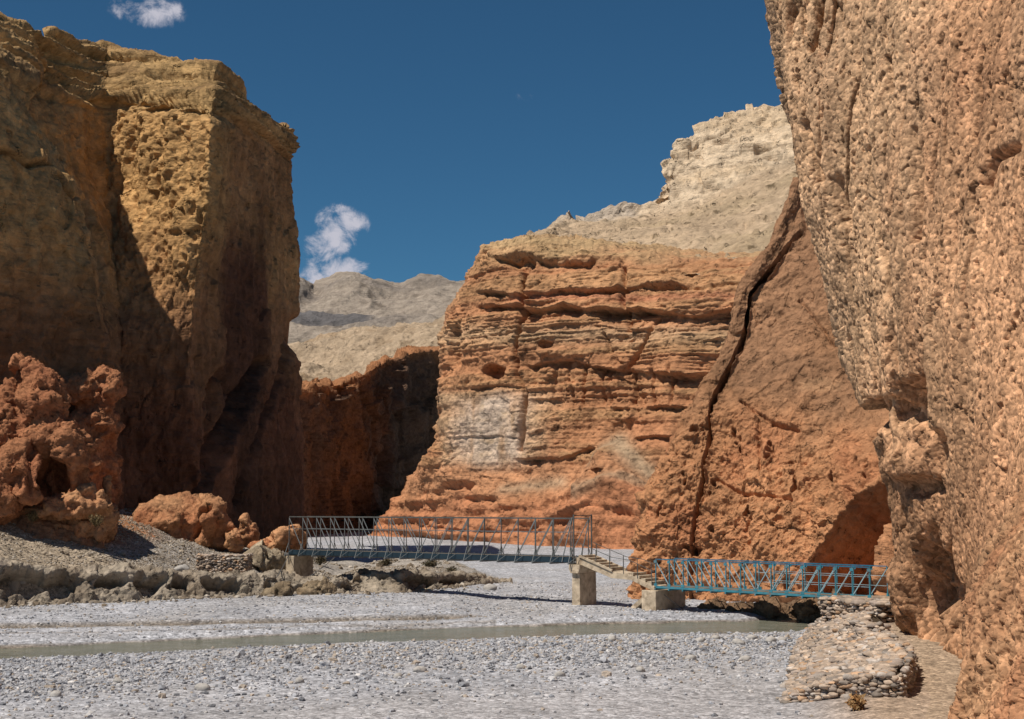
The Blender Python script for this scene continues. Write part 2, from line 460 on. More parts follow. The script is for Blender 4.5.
# ------------------------------------------------------------------ central banded cliff
def centre_shape(g, px, py):
    n1 = fbm(g, 6, 4, 2); n2 = fbm(g, 1.8, 4, 7)
    jag = 3.4 * fbm(g, 2.6, 5, 70, .6, st=(1, 1, .3))
    wall = 1 - sstep(430, 500, py)
    patch = sstep(440, 466, px + 10 * n1) * (1 - sstep(510, 545, px + 14 * n1)) * sstep(386, 400, py) * (1 - sstep(455, 480, py))
    d = n1 * 0.9 + n2 * 0.30
    zz = g[..., 2] + 0.35 * fbm(g, 9, 3, 21)
    st = perlin(np.stack([zz * 0.9, zz * 0 + px * 0.004, zz * 0], -1), 4) + 0.5 * perlin(np.stack([zz * 2.3, px * 0.006, zz * 0], -1), 8)
    beds = np.tanh(st * 5) * (.45 + .9 * sstep(-.3, .4, fbm(g, 5, 3, 81)))
    fc, f1, rr = cells(g, 2.6, 3, (1, 1, 2.2)); br = fc * .30 + rr * .22
    fc, f1, rr = cells(g, 1.0, 5, (1, 1, 1.8)); br = br + fc * .16 + rr * .10
    fc, f1, rr = cells(g, .42, 8, (1, 1, 1.4)); br = br + fc * .07 + rr * .05
    gul = ridged(g, 1.6, 3, 91, .5, st=(1, 1, .16)) - .6        # rain-cut flutes
    calm = 1 - .8 * patch
    d += calm * (wall * (.17 * beds) + br * (.22 + .55 * sstep(-.15, .3, fbm(g, 5, 3, 85))) + wall * gul * .22)
    d += (ridged(g, 0.6, 3, 9, 0.6) - .6) * 0.10 * calm
    d += calm * wall * .09 * np.tanh(5 * perlin(np.stack([zz * 4.6, px * .010, py * 0], -1), 14)) * sstep(-.3, .2, n2) * (1 - .75 * sstep(335, 360, py) * sstep(-.35, .1, fbm(g, 6, 3, 87)))
    amp = .35 + .8 * sstep(-.25, .3, fbm(g, 3.5, 3, 83, st=(1, 1, .4)))
    def ledge(px, py, pts, out, up, down, cut, nz=0, _l=globals()['ledge']):
        return _l(px, py, pts, out * .7, up, down * .75, cut * .7, nz * 1.4) * amp
    d += ledge(px, py, [(498, 258), (512, 260), (520, 256), (560, 263), (588, 262), (592, 258)], .7, 10, 12, 1.3, jag)
    d += ledge(px, py, [(478, 291), (520, 296), (560, 291), (600, 293), (640, 285), (700, 289), (760, 283)], .7, 22, 8, 1.2, jag)
    d += ledge(px, py, [(478, 305), (512, 306), (518, 305)], .5, 10, 14, 1.5, jag)
    d += ledge(px, py, [(522, 309), (560, 306), (590, 311), (640, 309), (690, 317), (760, 305)], .8, 12, 22, 2.0, jag)
    d += ledge(px, py, [(468, 325), (520, 327), (580, 324), (640, 330), (730, 326)], .25, 6, 6, .2, jag)
    d += ledge(px, py, [(530, 364), (570, 361), (605, 369), (640, 372), (690, 374), (740, 371)], .7, 25, 22, 1.5, jag * 1.5)
    d += ledge(px, py, [(470, 389), (500, 385), (522, 387)], .4, 6, 10, 1.0, jag * .5)
    d += ledge(px, py, [(540, 399), (575, 400)], .4, 8, 12, .8, jag)
    d += ledge(px, py, [(620, 408), (660, 406), (720, 409)], .5, 12, 14, .9, jag)
    d += ledge(px, py, [(460, 437), (500, 436), (520, 438)], .2, 5, 5, .4, jag * .4)
    d += ledge(px, py, [(520, 459), (560, 458), (590, 448)], .5, 20, 9, 1.2, jag * .5)
    d += ledge(px, py, [(640, 438), (700, 436)], .4, 10, 10, .7, jag)
    # fluting below the fourth bed
    fl = sstep(362, 372, py) * (1 - sstep(398, 412, py)) * sstep(530, 545, px)
    d -= fl * 0.7 * sstep(.0, .6, perlin(np.stack([px * .16, py * .01, py * 0], -1), 3))
    d -= dent(px, py, 493, 372, 14, 9, 1.6, n2 * .3)
    d -= dent(px, py, 452, 345, 12, 26, 1.0, n2 * .3)
    d -= dent(px, py, 521, 262, 16, 10, 1.2, n2 * .4)
    d -= dent(px, py, 545, 345, 9, 6, .7, n2 * .4)
    for pts, w, dep in (([(525, 270), (523, 292), (518, 325), (514, 345), (516, 375), (524, 392), (523, 430), (520, 450)], 2.2, 1.3),
                        ([(625, 265), (622, 300), (628, 330)], 2, .8), ([(655, 320), (640, 350), (625, 372)], 2.5, .8), ([(605, 335), (612, 352)], 2, .6), ([(633, 372), (632, 402)], 2, 1.0)):
        d -= dep * np.exp(-(poly_dist(px + jag, py, pts) / w) ** 2)
    # alluvial cone and lower rubble slope
    cone = np.clip(1 - np.abs(px - 618) / np.maximum((py - 438) * 1.0 + 6, 1), 0, 1) * sstep(438, 470, py) * (1 - sstep(505, 545, py))
    d += cone * 3.5
    low = sstep(470, 500, py)
    d -= low * .6 * br * (.22 + .3)
    d += low * (np.tanh(3 * perlin(np.stack([zz * 1.2, px * .02, zz * 0], -1), 12)) * .30 + n2 * .40)
    d -= low * dent(px, py, 460, 486, 20, 7, 1.0, n2 * .5)
    d += low * ledge(px, py, [(560, 522), (600, 519), (650, 524)], .6, 10, 8, .9, jag)
    d += low * ledge(px, py, [(420, 525), (470, 531), (540, 529)], .5, 8, 6, .7, jag)
    # colours
    orange = srgb(198, 138, 94); ochre = srgb(196, 148, 102); pale = srgb(216, 182, 142); white = srgb(238, 212, 188)
    deep = srgb(196, 130, 88); red = srgb(190, 114, 84); grey = srgb(178, 158, 130)
    n = fbm(g, 7, 4, 50)
    c = np.broadcast_to(orange, g.shape)
    c = mixc(c, ochre, sstep(-.1, .5, st) * .8)
    c = mixc(c, pale, np.exp(-((py - 335 - 6 * n) / 10) ** 2) * .55)
    c = mixc(c, red, np.exp(-((py - 297 - 4 * n) / 4) ** 2) * .5 * sstep(500, 520, px))
    c = mixc(c, deep, sstep(.05, .4, n) * .6 * sstep(380, 420, py))
    wp = sstep(436, 476, px + n * 26) * (1 - sstep(496, 560, px + n * 46)) * sstep(386, 402, py + n * 10) * (1 - sstep(440, 500, py + n * 22))
    wp = wp * sstep(-.7, .0, fbm(g, 2.0, 4, 54, st=(1, 1, .25)))
    c = mixc(c, white, wp * .95)
    c = mixc(c, pale, wp * sstep(.0, .5, fbm(g, 2.2, 4, 52, st=(1, 1, 2.5))) * .7)
    halo = sstep(436, 446, px) * (1 - sstep(535, 575, px + n * 30)) * sstep(385, 400, py) * (1 - sstep(470, 490, py))
    c = mixc(c, pale, halo * (1 - wp) * .55)
    c = mixc(c, srgb(206, 146, 102), sstep(455, 475, py + n * 10) * (1 - sstep(488, 505, py)))
    c = mixc(c, deep * 1.06, sstep(488, 515, py + n * 22))
    rid = np.exp(-(poly_dist(px, py + n * 8, [(600, 462), (618, 441), (655, 478)]) / 9) ** 2)
    c = mixc(c, grey, rid * .8)
    gr2 = np.exp(-(poly_dist(px, py + n * 10, [(505, 487), (560, 484)]) / 6) ** 2) + np.exp(-(poly_dist(px, py + n * 10, [(590, 505), (650, 497)]) / 6) ** 2)
    c = mixc(c, grey, gr2 * .6)
    c = mixc(c, srgb(196, 172, 128), (1 - sstep(244, 268, py + n * 16)) * .6)
    return d, c * 0.72

CRB0 = [
    [(372, 540, 172), (412, 478, 172), (442, 432, 172), (450, 345, 170), (452, 315, 168), (492, 254, 160), (500, 262, 175)],
    [(366, 541, 150), (414, 475, 141), (439, 440, 137), (440, 345, 136), (446, 314, 136), (488, 250, 133), (512, 246, 150)],
    [(410, 543, 140), (432, 478, 136), (458, 424, 131), (460, 345, 131), (466, 312, 131), (494, 246, 131.5), (515, 242, 150)],
    [(450, 546, 131), (472, 474, 130), (488, 405, 128), (490, 340, 128), (492, 305, 128), (505, 241, 130), (522, 237.5, 150)],
    [(520, 549, 122), (520, 474, 125), (520, 405, 125), (520, 340, 125), (520, 305, 125.5), (528, 239, 128), (540, 236, 150)],
    [(600, 553, 112), (600, 480, 118), (600, 405, 120), (600, 340, 120.5), (600, 305, 121), (600, 251, 124), (600, 240, 140)],
    [(680, 557, 106), (676, 500, 113), (670, 405, 115), (676, 340, 116), (686, 300, 116), (696, 262, 120), (700, 250, 140)],
    [(770, 560, 102), (770, 500, 108), (770, 405, 111), (775, 340, 112), (780, 300, 112), (785, 258, 116), (790, 246, 140)],
    [(880, 560, 100), (880, 500, 105), (880, 405, 108), (880, 340, 109), (880, 300, 109), (880, 258, 112), (880, 246, 140)],
    [(1060, 560, 98), (1060, 500, 103), (1060, 405, 106), (1060, 340, 107), (1060, 300, 107), (1060, 258, 110), (1060, 246, 140)],
]
CRB = [[(x, y, d * 1.08) for x, y, d in r] for r in CRB0]
o = loft('banded_cliff', grounded(CRB), [14, 45, 50, 70, 100, 100, 60, 20, 10], [90, 90, 80, 60, 90, 14], centre_shape, M['centre'], su=0.5, sv=0.4, world=True)
tag(o, 'sunlit orange cliff of undercut horizontal rock beds with a white patch, behind the grey bridge', 'cliff', kind='structure')

# ------------------------------------------------------------------ shaded cliff in the bend
def bend_shape(g, px, py):
    d = fbm(g, 9, 4, 3, st=(1, 1, .3)) * 1.0 + ridged(g, 4, 5, 9, .6, st=(1, 1, .5)) * .8 + fbm(g, 1.5, 3, 15) * .5
    for pts in ([(335, 375), (334, 450)], [(392, 350), (388, 440), (380, 480)], [(362, 365), (366, 420)]):
        d -= 2.2 * np.exp(-(poly_dist(px + 4 * fbm(g, 3, 2, 40), py, pts) / 4) ** 2)
    fc, f1, rr = cells(g, 5, 3, (1, 1, .7)); d += fc * 1.2 + rr * .6
    fc, f1, rr = cells(g, 1.8, 5); d += fc * .4 + rr * .25
    d *= sstep(0, 22, py - np.interp(px, [285, 345, 380, 400, 440], [376, 368, 350, 340, 338]))
    n = fbm(g, 6, 4, 50)
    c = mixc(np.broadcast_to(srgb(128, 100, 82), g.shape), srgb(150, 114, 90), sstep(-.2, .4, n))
    c = mixc(c, srgb(190, 130, 84), 1 - sstep(2, 14, py - np.interp(px, [285, 345, 380, 400, 440], [390, 382, 362, 352, 352]) + n * 10))  # sunlit top edge painted in as a lighter orange rim
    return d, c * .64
BR = [[(270, 540, 150), (270, 470, 150.5), (272, 392, 151), (268, 384, 158)],
      [(310, 540, 162), (310, 470, 162.5), (312, 388, 163), (312, 379, 172)],
      [(350, 540, 177), (350, 460, 177.5), (350, 382, 178), (352, 374, 190)],
      [(375, 540, 187), (376, 450, 187.5), (378, 366, 188), (382, 358, 200)],
      [(405, 540, 199), (406, 450, 199.5), (404, 354, 200), (408, 347, 214)],
      [(450, 540, 220), (450, 450, 220), (450, 350, 220), (455, 344, 235)]]
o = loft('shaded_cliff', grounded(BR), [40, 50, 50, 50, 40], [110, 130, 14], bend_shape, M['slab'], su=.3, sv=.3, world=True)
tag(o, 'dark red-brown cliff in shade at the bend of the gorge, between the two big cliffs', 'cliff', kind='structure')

# ------------------------------------------------------------------ pale slope and peak above
def peak_shape(g, px, py):
    sl = np.interp(px, [480, 640, 670, 700, 750, 790, 840], [236, 214, 207, 198, 176, 160, 140])
    isl = sstep(-4, 6, py - sl)
    n = fbm(g, 12, 4, 3)
    zz = g[..., 2] + 1.2 * n
    st = perlin(np.stack([zz * .35, px * .003, zz * 0], -1), 4) + .6 * perlin(np.stack([zz * .9, px * .01, zz * 0], -1), 8)
    d = n * 1.8 + fbm(g, 3, 4, 7) * .9
    d += (1 - isl) * (np.tanh(4 * st) * .8 + ridged(g, 5, 4, 11, .55, st=(1, 1, .7)) * .7)
    d -= dent(px, py, 762, 148, 9, 5, 2.5, n * .5) + dent(px, py, 710, 137, 7, 3, 1.5, n * .5)
    d += isl * (ridged(g, 8, 4, 13, .5, st=(1, .5, .5)) * .7 + .45 * sstep(.35, .5, fbm(g, 1.6, 2, 19)))
    fc, f1, rr = cells(g, 6, 3, (1, 1, 1.6)); d += (1 - isl) * (fc * .6 + rr * .3)
    fc, f1, rr = cells(g, 2.2, 5, (1, 1, 1.4)); d += (1 - isl) * (fc * .22 + rr * .12)
    c = mixc(np.broadcast_to(srgb(238, 212, 180), g.shape), srgb(208, 180, 148), isl)
    c = mixc(c, srgb(190, 166, 130), sstep(0, .45, fbm(g, 14, 4, 23)) * .5 * isl)
    c = mixc(c, srgb(222, 190, 150), sstep(.0, .5, st) * .5 * (1 - isl))
    c = mixc(c, srgb(110, 92, 66), sstep(.33, .42, fbm(g, 1.5, 2, 29)) * .75 * isl)
    c = mixc(c, srgb(190, 175, 160), (1 - sstep(630, 645, px)) * (1 - isl) * .8)
    return d, c * .70
PK = [[(470, 275, 150), (490, 252, 165), (500, 247, 175), (505, 246, 180), (505, 256, 260)],
      [(515, 270, 142), (535, 240, 170), (543, 237, 180), (545, 235, 185), (545, 252, 260)],
      [(575, 268, 138), (570, 228, 190), (574, 219, 200), (582, 214, 205), (585, 232, 280)],
      [(640, 278, 130), (632, 224, 190), (634, 213, 200), (636, 206, 206), (636, 225, 280)],
      [(662, 278, 130), (656, 222, 190), (662, 204, 204), (666, 190, 208), (668, 212, 280)],
      [(680, 278, 128), (684, 214, 190), (675, 178, 207), (677, 148, 214), (682, 162, 290)],
      [(720, 278, 126), (722, 194, 192), (718, 152, 208), (716, 118, 222), (722, 132, 290)],
      [(780, 278, 124), (782, 168, 194), (778, 134, 208), (772, 106, 226), (778, 122, 290)],
      [(850, 278, 122), (850, 146, 195), (850, 118, 208), (850, 96, 228), (850, 112, 290)],
      [(960, 270, 122), (960, 140, 195), (960, 104, 210), (955, 90, 230), (955, 110, 290)],
      [(1100, 270, 122), (1100, 160, 195), (1100, 130, 210), (1100, 118, 230), (1100, 140, 290)]]
o = loft('pale_mountain', PK, [20, 50, 50, 30, 30, 50, 70, 40, 40, 30], [170, 60, 60, 8], peak_shape, M['pale'], su=.35, sv=.3)
tag(o, 'cream white rocky peak with a scree slope rising above the banded orange cliff', 'mountain', kind='structure')

def hill_shape(g, px, py):
    n = fbm(g, 20, 4, 3)
    d = n * 4 + ridged(g, 9, 5, 9, .55, st=(1, 1, .8)) * 2.5
    zz = g[..., 2] + 2 * n
    st = perlin(np.stack([zz * .22, px * .006, zz * 0], -1), 4)
    d += np.tanh(4 * st) * 1.2
    c = mixc(np.broadcast_to(srgb(208, 182, 152), g.shape), srgb(180, 152, 120), sstep(0, .4, fbm(g, 10, 4, 23)))
    c = mixc(c, srgb(140, 118, 92), sstep(.25, .4, fbm(g, 3, 3, 29)) * .7)
    return d, c * .62
HB = [[(262, 430, 205), (262, 385, 240), (262, 352, 290), (262, 348, 300), (262, 372, 360)],
      [(300, 430, 210), (300, 380, 240), (302, 350, 290), (302, 345, 300), (302, 370, 360)],
      [(340, 430, 215), (335, 375, 245), (335, 343, 290), (336, 338, 300), (336, 368, 360)],
      [(380, 420, 215), (372, 355, 250), (368, 329, 290), (368, 324, 302), (368, 360, 360)],
      [(430, 400, 215), (425, 345, 250), (422, 322, 290), (424, 317, 302), (424, 350, 360)],
      [(500, 400, 215), (490, 340, 250), (490, 312, 290), (490, 306, 302), (490, 340, 360)]]
o = loft('scree_hill', HB, [30, 50, 50, 60, 40], [80, 80, 12, 6], hill_shape, M['pale'], su=.6, sv=.4)
tag(o, 'pale buff scree hill in the gap of the gorge, above the shaded cliff', 'hill', kind='structure')

def far_shape(g, px, py):
    n = fbm(g, 60, 5, 3)
    d = n * 7 + ridged(g, 30, 5, 9, .55) * 6
    zz = g[..., 2] + 5 * n
    band = np.tanh(3 * perlin(np.stack([zz * .045, px * .004, zz * 0], -1), 4))
    d += band * 5
    cl = sstep(0, 7, py - np.interp(px, [290, 330, 370, 400], [303, 301, 308, 312]) + n * 9) * (1 - sstep(366, 384, px)) * (1 - sstep(333, 340, py))
    d -= cl * 6 * sstep(-.2, .4, ridged(g, 30, 3, 19, st=(1, 1, .15)) - .5)
    c = mixc(np.broadcast_to(srgb(192, 176, 160), g.shape), srgb(164, 152, 142), sstep(0, .4, fbm(g, 40, 4, 23)))
    c = mixc(c, srgb(112, 112, 118), cl * .85)  # haze painted into the albedo: bluish grey on the cliff bands
    c = mixc(c, srgb(122, 110, 98), sstep(.25, .4, fbm(g, 12, 3, 29)) * .6)
    return d, c * .66
FH = [[(250, 372, 470), (250, 335, 520), (250, 312, 580), (250, 290, 640), (250, 310, 800)],
      [(294, 372, 470), (294, 337, 520), (294, 304, 580), (294, 282, 640), (294, 300, 800)],
      [(315, 372, 470), (315, 337, 520), (315, 302, 580), (314, 292, 640), (314, 300, 800)],
      [(345, 365, 470), (345, 336, 520), (345, 302, 580), (346, 281, 640), (346, 300, 800)],
      [(370, 360, 470), (370, 330, 520), (370, 306, 580), (366, 282, 640), (366, 300, 800)],
      [(400, 355, 470), (400, 325, 520), (400, 308, 580), (402, 289, 640), (402, 305, 800)],
      [(440, 350, 470), (440, 322, 520), (440, 304, 580), (438, 281, 640), (438, 300, 800)],
      [(520, 350, 470), (520, 322, 520), (520, 304, 580), (520, 280, 640), (520, 300, 800)]]
o = loft('far_mountain', FH, [16, 20, 30, 25, 30, 40, 40], [50, 50, 50, 6], far_shape, M['far'], su=.7, sv=.5)
tag(o, 'hazy grey mountain ridge with dark cliff bands, farthest away down the gorge', 'mountain', kind='structure')

# ------------------------------------------------------------------ leaning rock slab behind the blue bridge
def slab_shape(g, px, py):
    n1 = fbm(g, 5, 4, 2); n2 = fbm(g, 1.1, 4, 7)
    low = sstep(380, 470, py + n1 * 60)
    d = n1 * .42 + n2 * .20 + ridged(g, .5, 4, 9, .6) * .12
    d += low * (n2 * .35 + ridged(g, .8, 4, 11, .6) * .22)
    fc, f1, rr = cells(g, 1.4, 3, (1, 1, .8)); d += (fc * .13 + rr * .06) * (.4 + .6 * low)
    fc, f1, rr = cells(g, .5, 5); d += (fc * .06 + rr * .035) * (.5 + .5 * low)
    jag = 6 * fbm(g, 1.6, 4, 70)
    cr = poly_dist(px + jag * .6, py, [(800, 232), (775, 262), (752, 292), (742, 338), (726, 372), (713, 402), (708, 450), (699, 500), (694, 530), (691, 562), (690, 610)])
    d -= 1.5 * (1 - sstep(.3, 1.8, cr + 1.6 * n2 + 1.2 * fbm(g, 2.5, 2, 88)))
    d -= .3 * sstep(0, 3, (px + jag) - np.interp(py, [232, 292, 338, 402, 450, 530, 610], [800, 752, 742, 713, 708, 694, 690])) * (1 - sstep(25, 70, px - np.interp(py, [232, 292, 338, 402, 450, 530, 610], [800, 752, 742, 713, 708, 694, 690])))
    for pts, w, dep in (([(740, 400), (775, 425), (800, 430)], 1.8, .25), ([(715, 478), (745, 492), (790, 500)], 1.8, .3), ([(760, 420), (760, 470)], 2, .2), ([(800, 300), (835, 345)], 1.5, .2)):
        d -= dep * np.exp(-(poly_dist(px + jag, py, pts) / w) ** 2)
    pk = sstep(.28, .45, fbm(g, .7, 3, 19, st=(1, 1, .7)))
    d -= pk * low * .35
    # the alcove under the overhang at the right foot
    alc = (1 - sstep(-6, 5, np.interp(px, [800, 815, 832, 852, 872, 888, 900], [600, 555, 528, 503, 490, 478, 470]) - py + jag * .6)) * (1 - sstep(886, 896, px + jag * .5)) * sstep(798, 806, px)
    d = d + 0
    alc = sstep(-4, 5, py - np.interp(px, [798, 806, 815, 832, 852, 872, 888, 900], [640, 578, 553, 528, 503, 490, 480, 470]) + jag * .5) * (1 - sstep(880, 892, px + jag * .6 + (py - 520) * .12)) * (1 - sstep(575, 600, py))
    d -= alc * 3.6
    # undercut foot above the water
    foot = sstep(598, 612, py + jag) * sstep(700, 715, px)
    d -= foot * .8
    d += dent(px, py, 886, 560, 17, 40, .9, n2 * .4)
    d += np.exp(-((px - 886) / 20) ** 2) * sstep(520, 530, py) * np.tanh(4 * perlin(np.stack([g[..., 2] * 1.6, px * .01, px * 0], -1), 4)) * .3
    br = srgb(168, 124, 90); br2 = srgb(180, 130, 90); og = srgb(206, 144, 96); rd = srgb(190, 120, 78)
    n = fbm(g, 4, 4, 50)
    c = mixc(np.broadcast_to(br, g.shape), br2, sstep(-.1, .4, n))
    c = mixc(c, og, low * .9)
    c = mixc(c, rd, low * sstep(.05, .4, n) * .7)
    c = mixc(c, srgb(128, 90, 62), pk * .4)  # shade inside the pocks painted in as darker brown
    c = mixc(c, srgb(206, 160, 118), dent(px, py, 820, 385, 30, 10, .4, n * .8))
    c = mixc(c, srgb(96, 72, 52), foot * .7)  # shade below the undercut painted onto the foot as dark brown
    c = mixc(c, srgb(212, 150, 104), np.clip(dent(px, py, 887, 560, 18, 44, .8), 0, 1))
    return d, c * .74
SL = [
    [(650, 602, 72), (662, 500, 72), (688, 450, 73), (718, 390, 73), (742, 335, 74), (755, 290, 75), (785, 238, 76), (806, 180, 76)],
    [(633, 606, 60), (646, 500, 61), (672, 450, 61.5), (702, 390, 62.5), (727, 335, 63.5), (738, 290, 64), (772, 238, 65), (795, 178, 66)],
    [(690, 610, 58.8), (697, 515, 59.6), (708, 450, 60.6), (716, 400, 61.6), (742, 340, 62.8), (755, 296, 63.6), (787, 240, 64.8), (812, 180, 66)],
    [(756, 616, 57), (758, 515, 58), (765, 450, 59.4), (772, 400, 60.4), (790, 340, 62), (802, 300, 63), (818, 240, 64), (834, 180, 65.5)],
    [(806, 622, 55.5), (808, 515, 57), (815, 450, 58.4), (825, 400, 59.6), (838, 340, 61.2), (846, 300, 62.2), (855, 240, 63.2), (868, 180, 65)],
    [(880, 628, 52.5), (880, 515, 54), (880, 450, 56), (885, 400, 58), (892, 340, 60), (898, 300, 61), (905, 240, 62.4), (910, 180, 64.5)],
    [(960, 632, 50), (960, 515, 51), (960, 450, 53), (960, 400, 55.5), (960, 340, 58), (960, 300, 60), (960, 240, 61.5), (960, 180, 64)],
]
o = loft('leaning_slab', SL, [24, 110, 130, 110, 130, 20], [190, 90, 75, 80, 60, 60, 40], slab_shape, M['slab'], su=.4, sv=.6)
tag(o, 'leaning orange-brown rock slab split by a long dark crack, right behind the blue bridge', 'rock face', kind='structure')

# ------------------------------------------------------------------ right-hand wall
def right_shape(g, px, py):
    n1 = fbm(g, 4, 4, 2, st=(1, 1, .4)); n2 = fbm(g, 1.0, 4, 7, st=(1, 1, .4)); n3 = fbm(g, .32, 3, 17)
    zone = sstep(-.25, .35, (930 - px) / 260 + n1 * .9)             # gritty, fissured left part / smoother right part
    d = n1 * .60 + n2 * .10 + n3 * .025
    d += (ridged(g, .5, 4, 9, .66, st=(1, 1, .4)) - .6) * (.015 + .05 * zone)
    d += (ridged(g, 2.0, 4, 33, .5, st=(1, 1, .11)) - .6) * .42 * (.25 + .75 * zone)
    fc, f1, rr = cells(g, .8, 3, (1, 1, .4)); d += (fc * .06 + rr * .03) * zone
    fc, f1, rr = cells(g, .15, 5); d += rr * .014 + (.5 - f1) * .022      # embedded cobbles
    fis = sstep(.90, .985, ridged(g, 1.3, 1, 41, st=(1, 1, .08))) * sstep(.0, .3, fbm(g, 2.5, 3, 43, st=(1, 1, .5)))
    d -= fis * .5
    reg = sstep(-.25, .3, fbm(g, 1.8, 3, 47, st=(1, 1, .5)))
    pk = np.maximum(sstep(.27, .36, fbm(g, .34, 3, 19, st=(1, 1, .42))) * reg, sstep(.24, .34, fbm(g, .13, 2, 29, st=(1, 1, .6))) * (.35 + .65 * reg))
    d -= sstep(.27, .36, fbm(g, .34, 3, 19, st=(1, 1, .42))) * reg * .22 + sstep(.24, .34, fbm(g, .13, 2, 29, st=(1, 1, .6))) * .09
    jag = 5 * fbm(g, .9, 4, 70)
    for pts, w, dep in (([(872, 150), (879, 205), (888, 250), (893, 296)], 3.4, .8), ([(986, 50), (984, 90), (976, 142)], 2.4, .4), ([(820, -10), (818, 20), (812, 48)], 4, .6),
                        ([(806, 125), (812, 150), (818, 178)], 4, .6), ([(918, 130), (922, 190), (920, 240)], 2.5, .35), ([(1024, 150), (1000, 160), (990, 185)], 4, .5),
                        ([(836, 180), (840, 220)], 5, .5), ([(895, 90), (892, 60)], 3, .3)):
        d -= dep * np.exp(-(poly_dist(px + jag, py, pts) / w) ** 2)
    d -= dent(px, py, 913, 405, 24, 32, 1.5, n2 * 1.1, .25)
    d -= dent(px, py, 871, 420, 22, 20, .9, n2 * 1.1, .25)
    d += dent(px, py, 912, 462, 36, 26, .35, n2 * 1.2, .1)
    d -= dent(px, py, 925, 486, 22, 12, .5, n2 * 1.2, .2)
    d -= dent(px, py, 938, 592, 36, 62, 1.1, n2 * .8, .4)
    d += dent(px, py, 903, 600, 14, 50, .3, n2 * .5)
    d -= dent(px, py, 942, 450, 10, 30, .4, n2 * .5)
    n = fbm(g, 3, 4, 50, st=(1, 1, .4))
    buff = srgb(216, 172, 130); grey = srgb(202, 162, 124); og = srgb(216, 158, 112); rd = srgb(200, 140, 100)
    c = mixc(np.broadcast_to(buff, g.shape), grey, sstep(-.1, .4, n))
    rt = sstep(-.35, .3, (px - 930) / 180 + n + (py - 250) / 900)
    c = mixc(c, og, rt * .75)
    c = mixc(c, rd, sstep(.25, .5, fbm(g, 2, 4, 55, st=(1, 1, .3))) * .5)
    c = mixc(c, srgb(128, 98, 72), np.maximum(pk, fis) * .6)  # pits and fissures painted darker, standing in for their inner shadow
    c = c * (1 + .16 * rr * (f1 < .45))[..., None]
    c = mixc(c, srgb(176, 140, 108), sstep(.1, .5, fbm(g, 2.5, 4, 58, st=(1, 1, .10))) * .6)
    c = mixc(c, srgb(150, 104, 70), sstep(360, 520, py + n * 60) * .35)
    return d, c * .75
RW = [
    [(940, 650, 48), (925, 560, 48), (905, 470, 48), (876, 390, 48), (852, 300, 49), (818, 200, 50), (796, 105, 51), (778, 0, 52), (750, -260, 54)],
    [(907, 660, 38), (894, 560, 38), (884, 470, 38.2), (851, 390, 38.5), (829, 300, 39), (799, 200, 39.5), (779, 105, 40), (759, 0, 40.5), (710, -260, 42)],
    [(966, 680, 33), (950, 560, 33.5), (930, 470, 34), (905, 390, 35), (890, 300, 35.5), (870, 200, 36.5), (860, 105, 37), (850, 0, 38), (830, -260, 40)],
    [(1010, 720, 27.5), (1000, 560, 28), (990, 470, 29), (980, 390, 30), (972, 300, 31), (962, 200, 32), (955, 105, 33), (950, 0, 34), (945, -260, 37)],
    [(1070, 780, 23), (1065, 560, 24), (1062, 470, 25), (1058, 390, 26), (1054, 300, 27), (1050, 200, 28), (1048, 105, 29), (1046, 0, 30), (1040, -260, 34)],
    [(1500, 1100, 11), (1500, 560, 12), (1490, 470, 13), (1480, 390, 14), (1470, 300, 15), (1460, 200, 16), (1450, 105, 17), (1440, 0, 18), (1430, -260, 22)],
]
RW = [[(x + (4 if 0 < k < 3 else 0), y, d) for x, y, d in r] for k, r in enumerate(RW)]
o = loft('rock_wall', RW, [24, 170, 190, 150, 12], [90, 90, 80, 90, 100, 95, 100, 22], right_shape, M['right'], su=.4, sv=.6)
tag(o, 'towering overhanging buff conglomerate rock wall beside the footpath at the right', 'cliff', kind='structure')

def near_shape(g, px, py):
    n2 = fbm(g, .9, 4, 7)
    d = fbm(g, 3, 3, 2) * .4 + n2 * .16 + ridged(g, .4, 4, 9, .62) * .07 + fbm(g, .2, 3, 18) * .04
    pk = sstep(.22, .38, fbm(g, .16, 3, 19)); d -= pk * .07
    fc, f1, rr = cells(g, .6, 3); d += fc * .05 + rr * .02
    fc, f1, rr = cells(g, .15, 5); d += rr * .03 + (.5 - f1) * .05
    n = fbm(g, 2, 4, 50)
    c = mixc(np.broadcast_to(srgb(212, 158, 110), g.shape), srgb(196, 132, 86), sstep(-.2, .4, n))
    c = mixc(c, srgb(120, 88, 62), pk * .5)  # small shadows of the pits put into the colour
    return d, c * .74
NB = [
    [(962, 770, 29), (972, 719, 29), (985, 640, 29.5), (1002, 560, 30), (1034, 495, 30.5), (1075, 430, 31), (1100, 400, 33)],
    [(941, 775, 24.3), (951, 719, 24.6), (966, 640, 25), (986, 560, 25.6), (1020, 492, 26.2), (1062, 425, 27.5), (1090, 390, 31)],
    [(1000, 800, 21.8), (1008, 719, 22.1), (1020, 640, 22.6), (1034, 560, 23.4), (1060, 480, 24.6), (1095, 410, 26.5), (1120, 380, 30)],
    [(1120, 860, 18), (1120, 719, 18.5), (1124, 640, 19.2), (1128, 560, 20.2), (1136, 480, 22), (1150, 400, 24.5), (1160, 370, 29)],
    [(1500, 1100, 11), (1500, 719, 12), (1500, 640, 13), (1500, 560, 15), (1500, 480, 17), (1500, 400, 20), (1500, 370, 26)],
]
o = loft('rock_buttress', NB, [20, 130, 70, 10], [50, 110, 110, 90, 40, 10], near_shape, M['near'], su=.5, sv=.6)
tag(o, 'rough orange rock buttress beside the footpath in the bottom right corner', 'rock face', kind='structure')

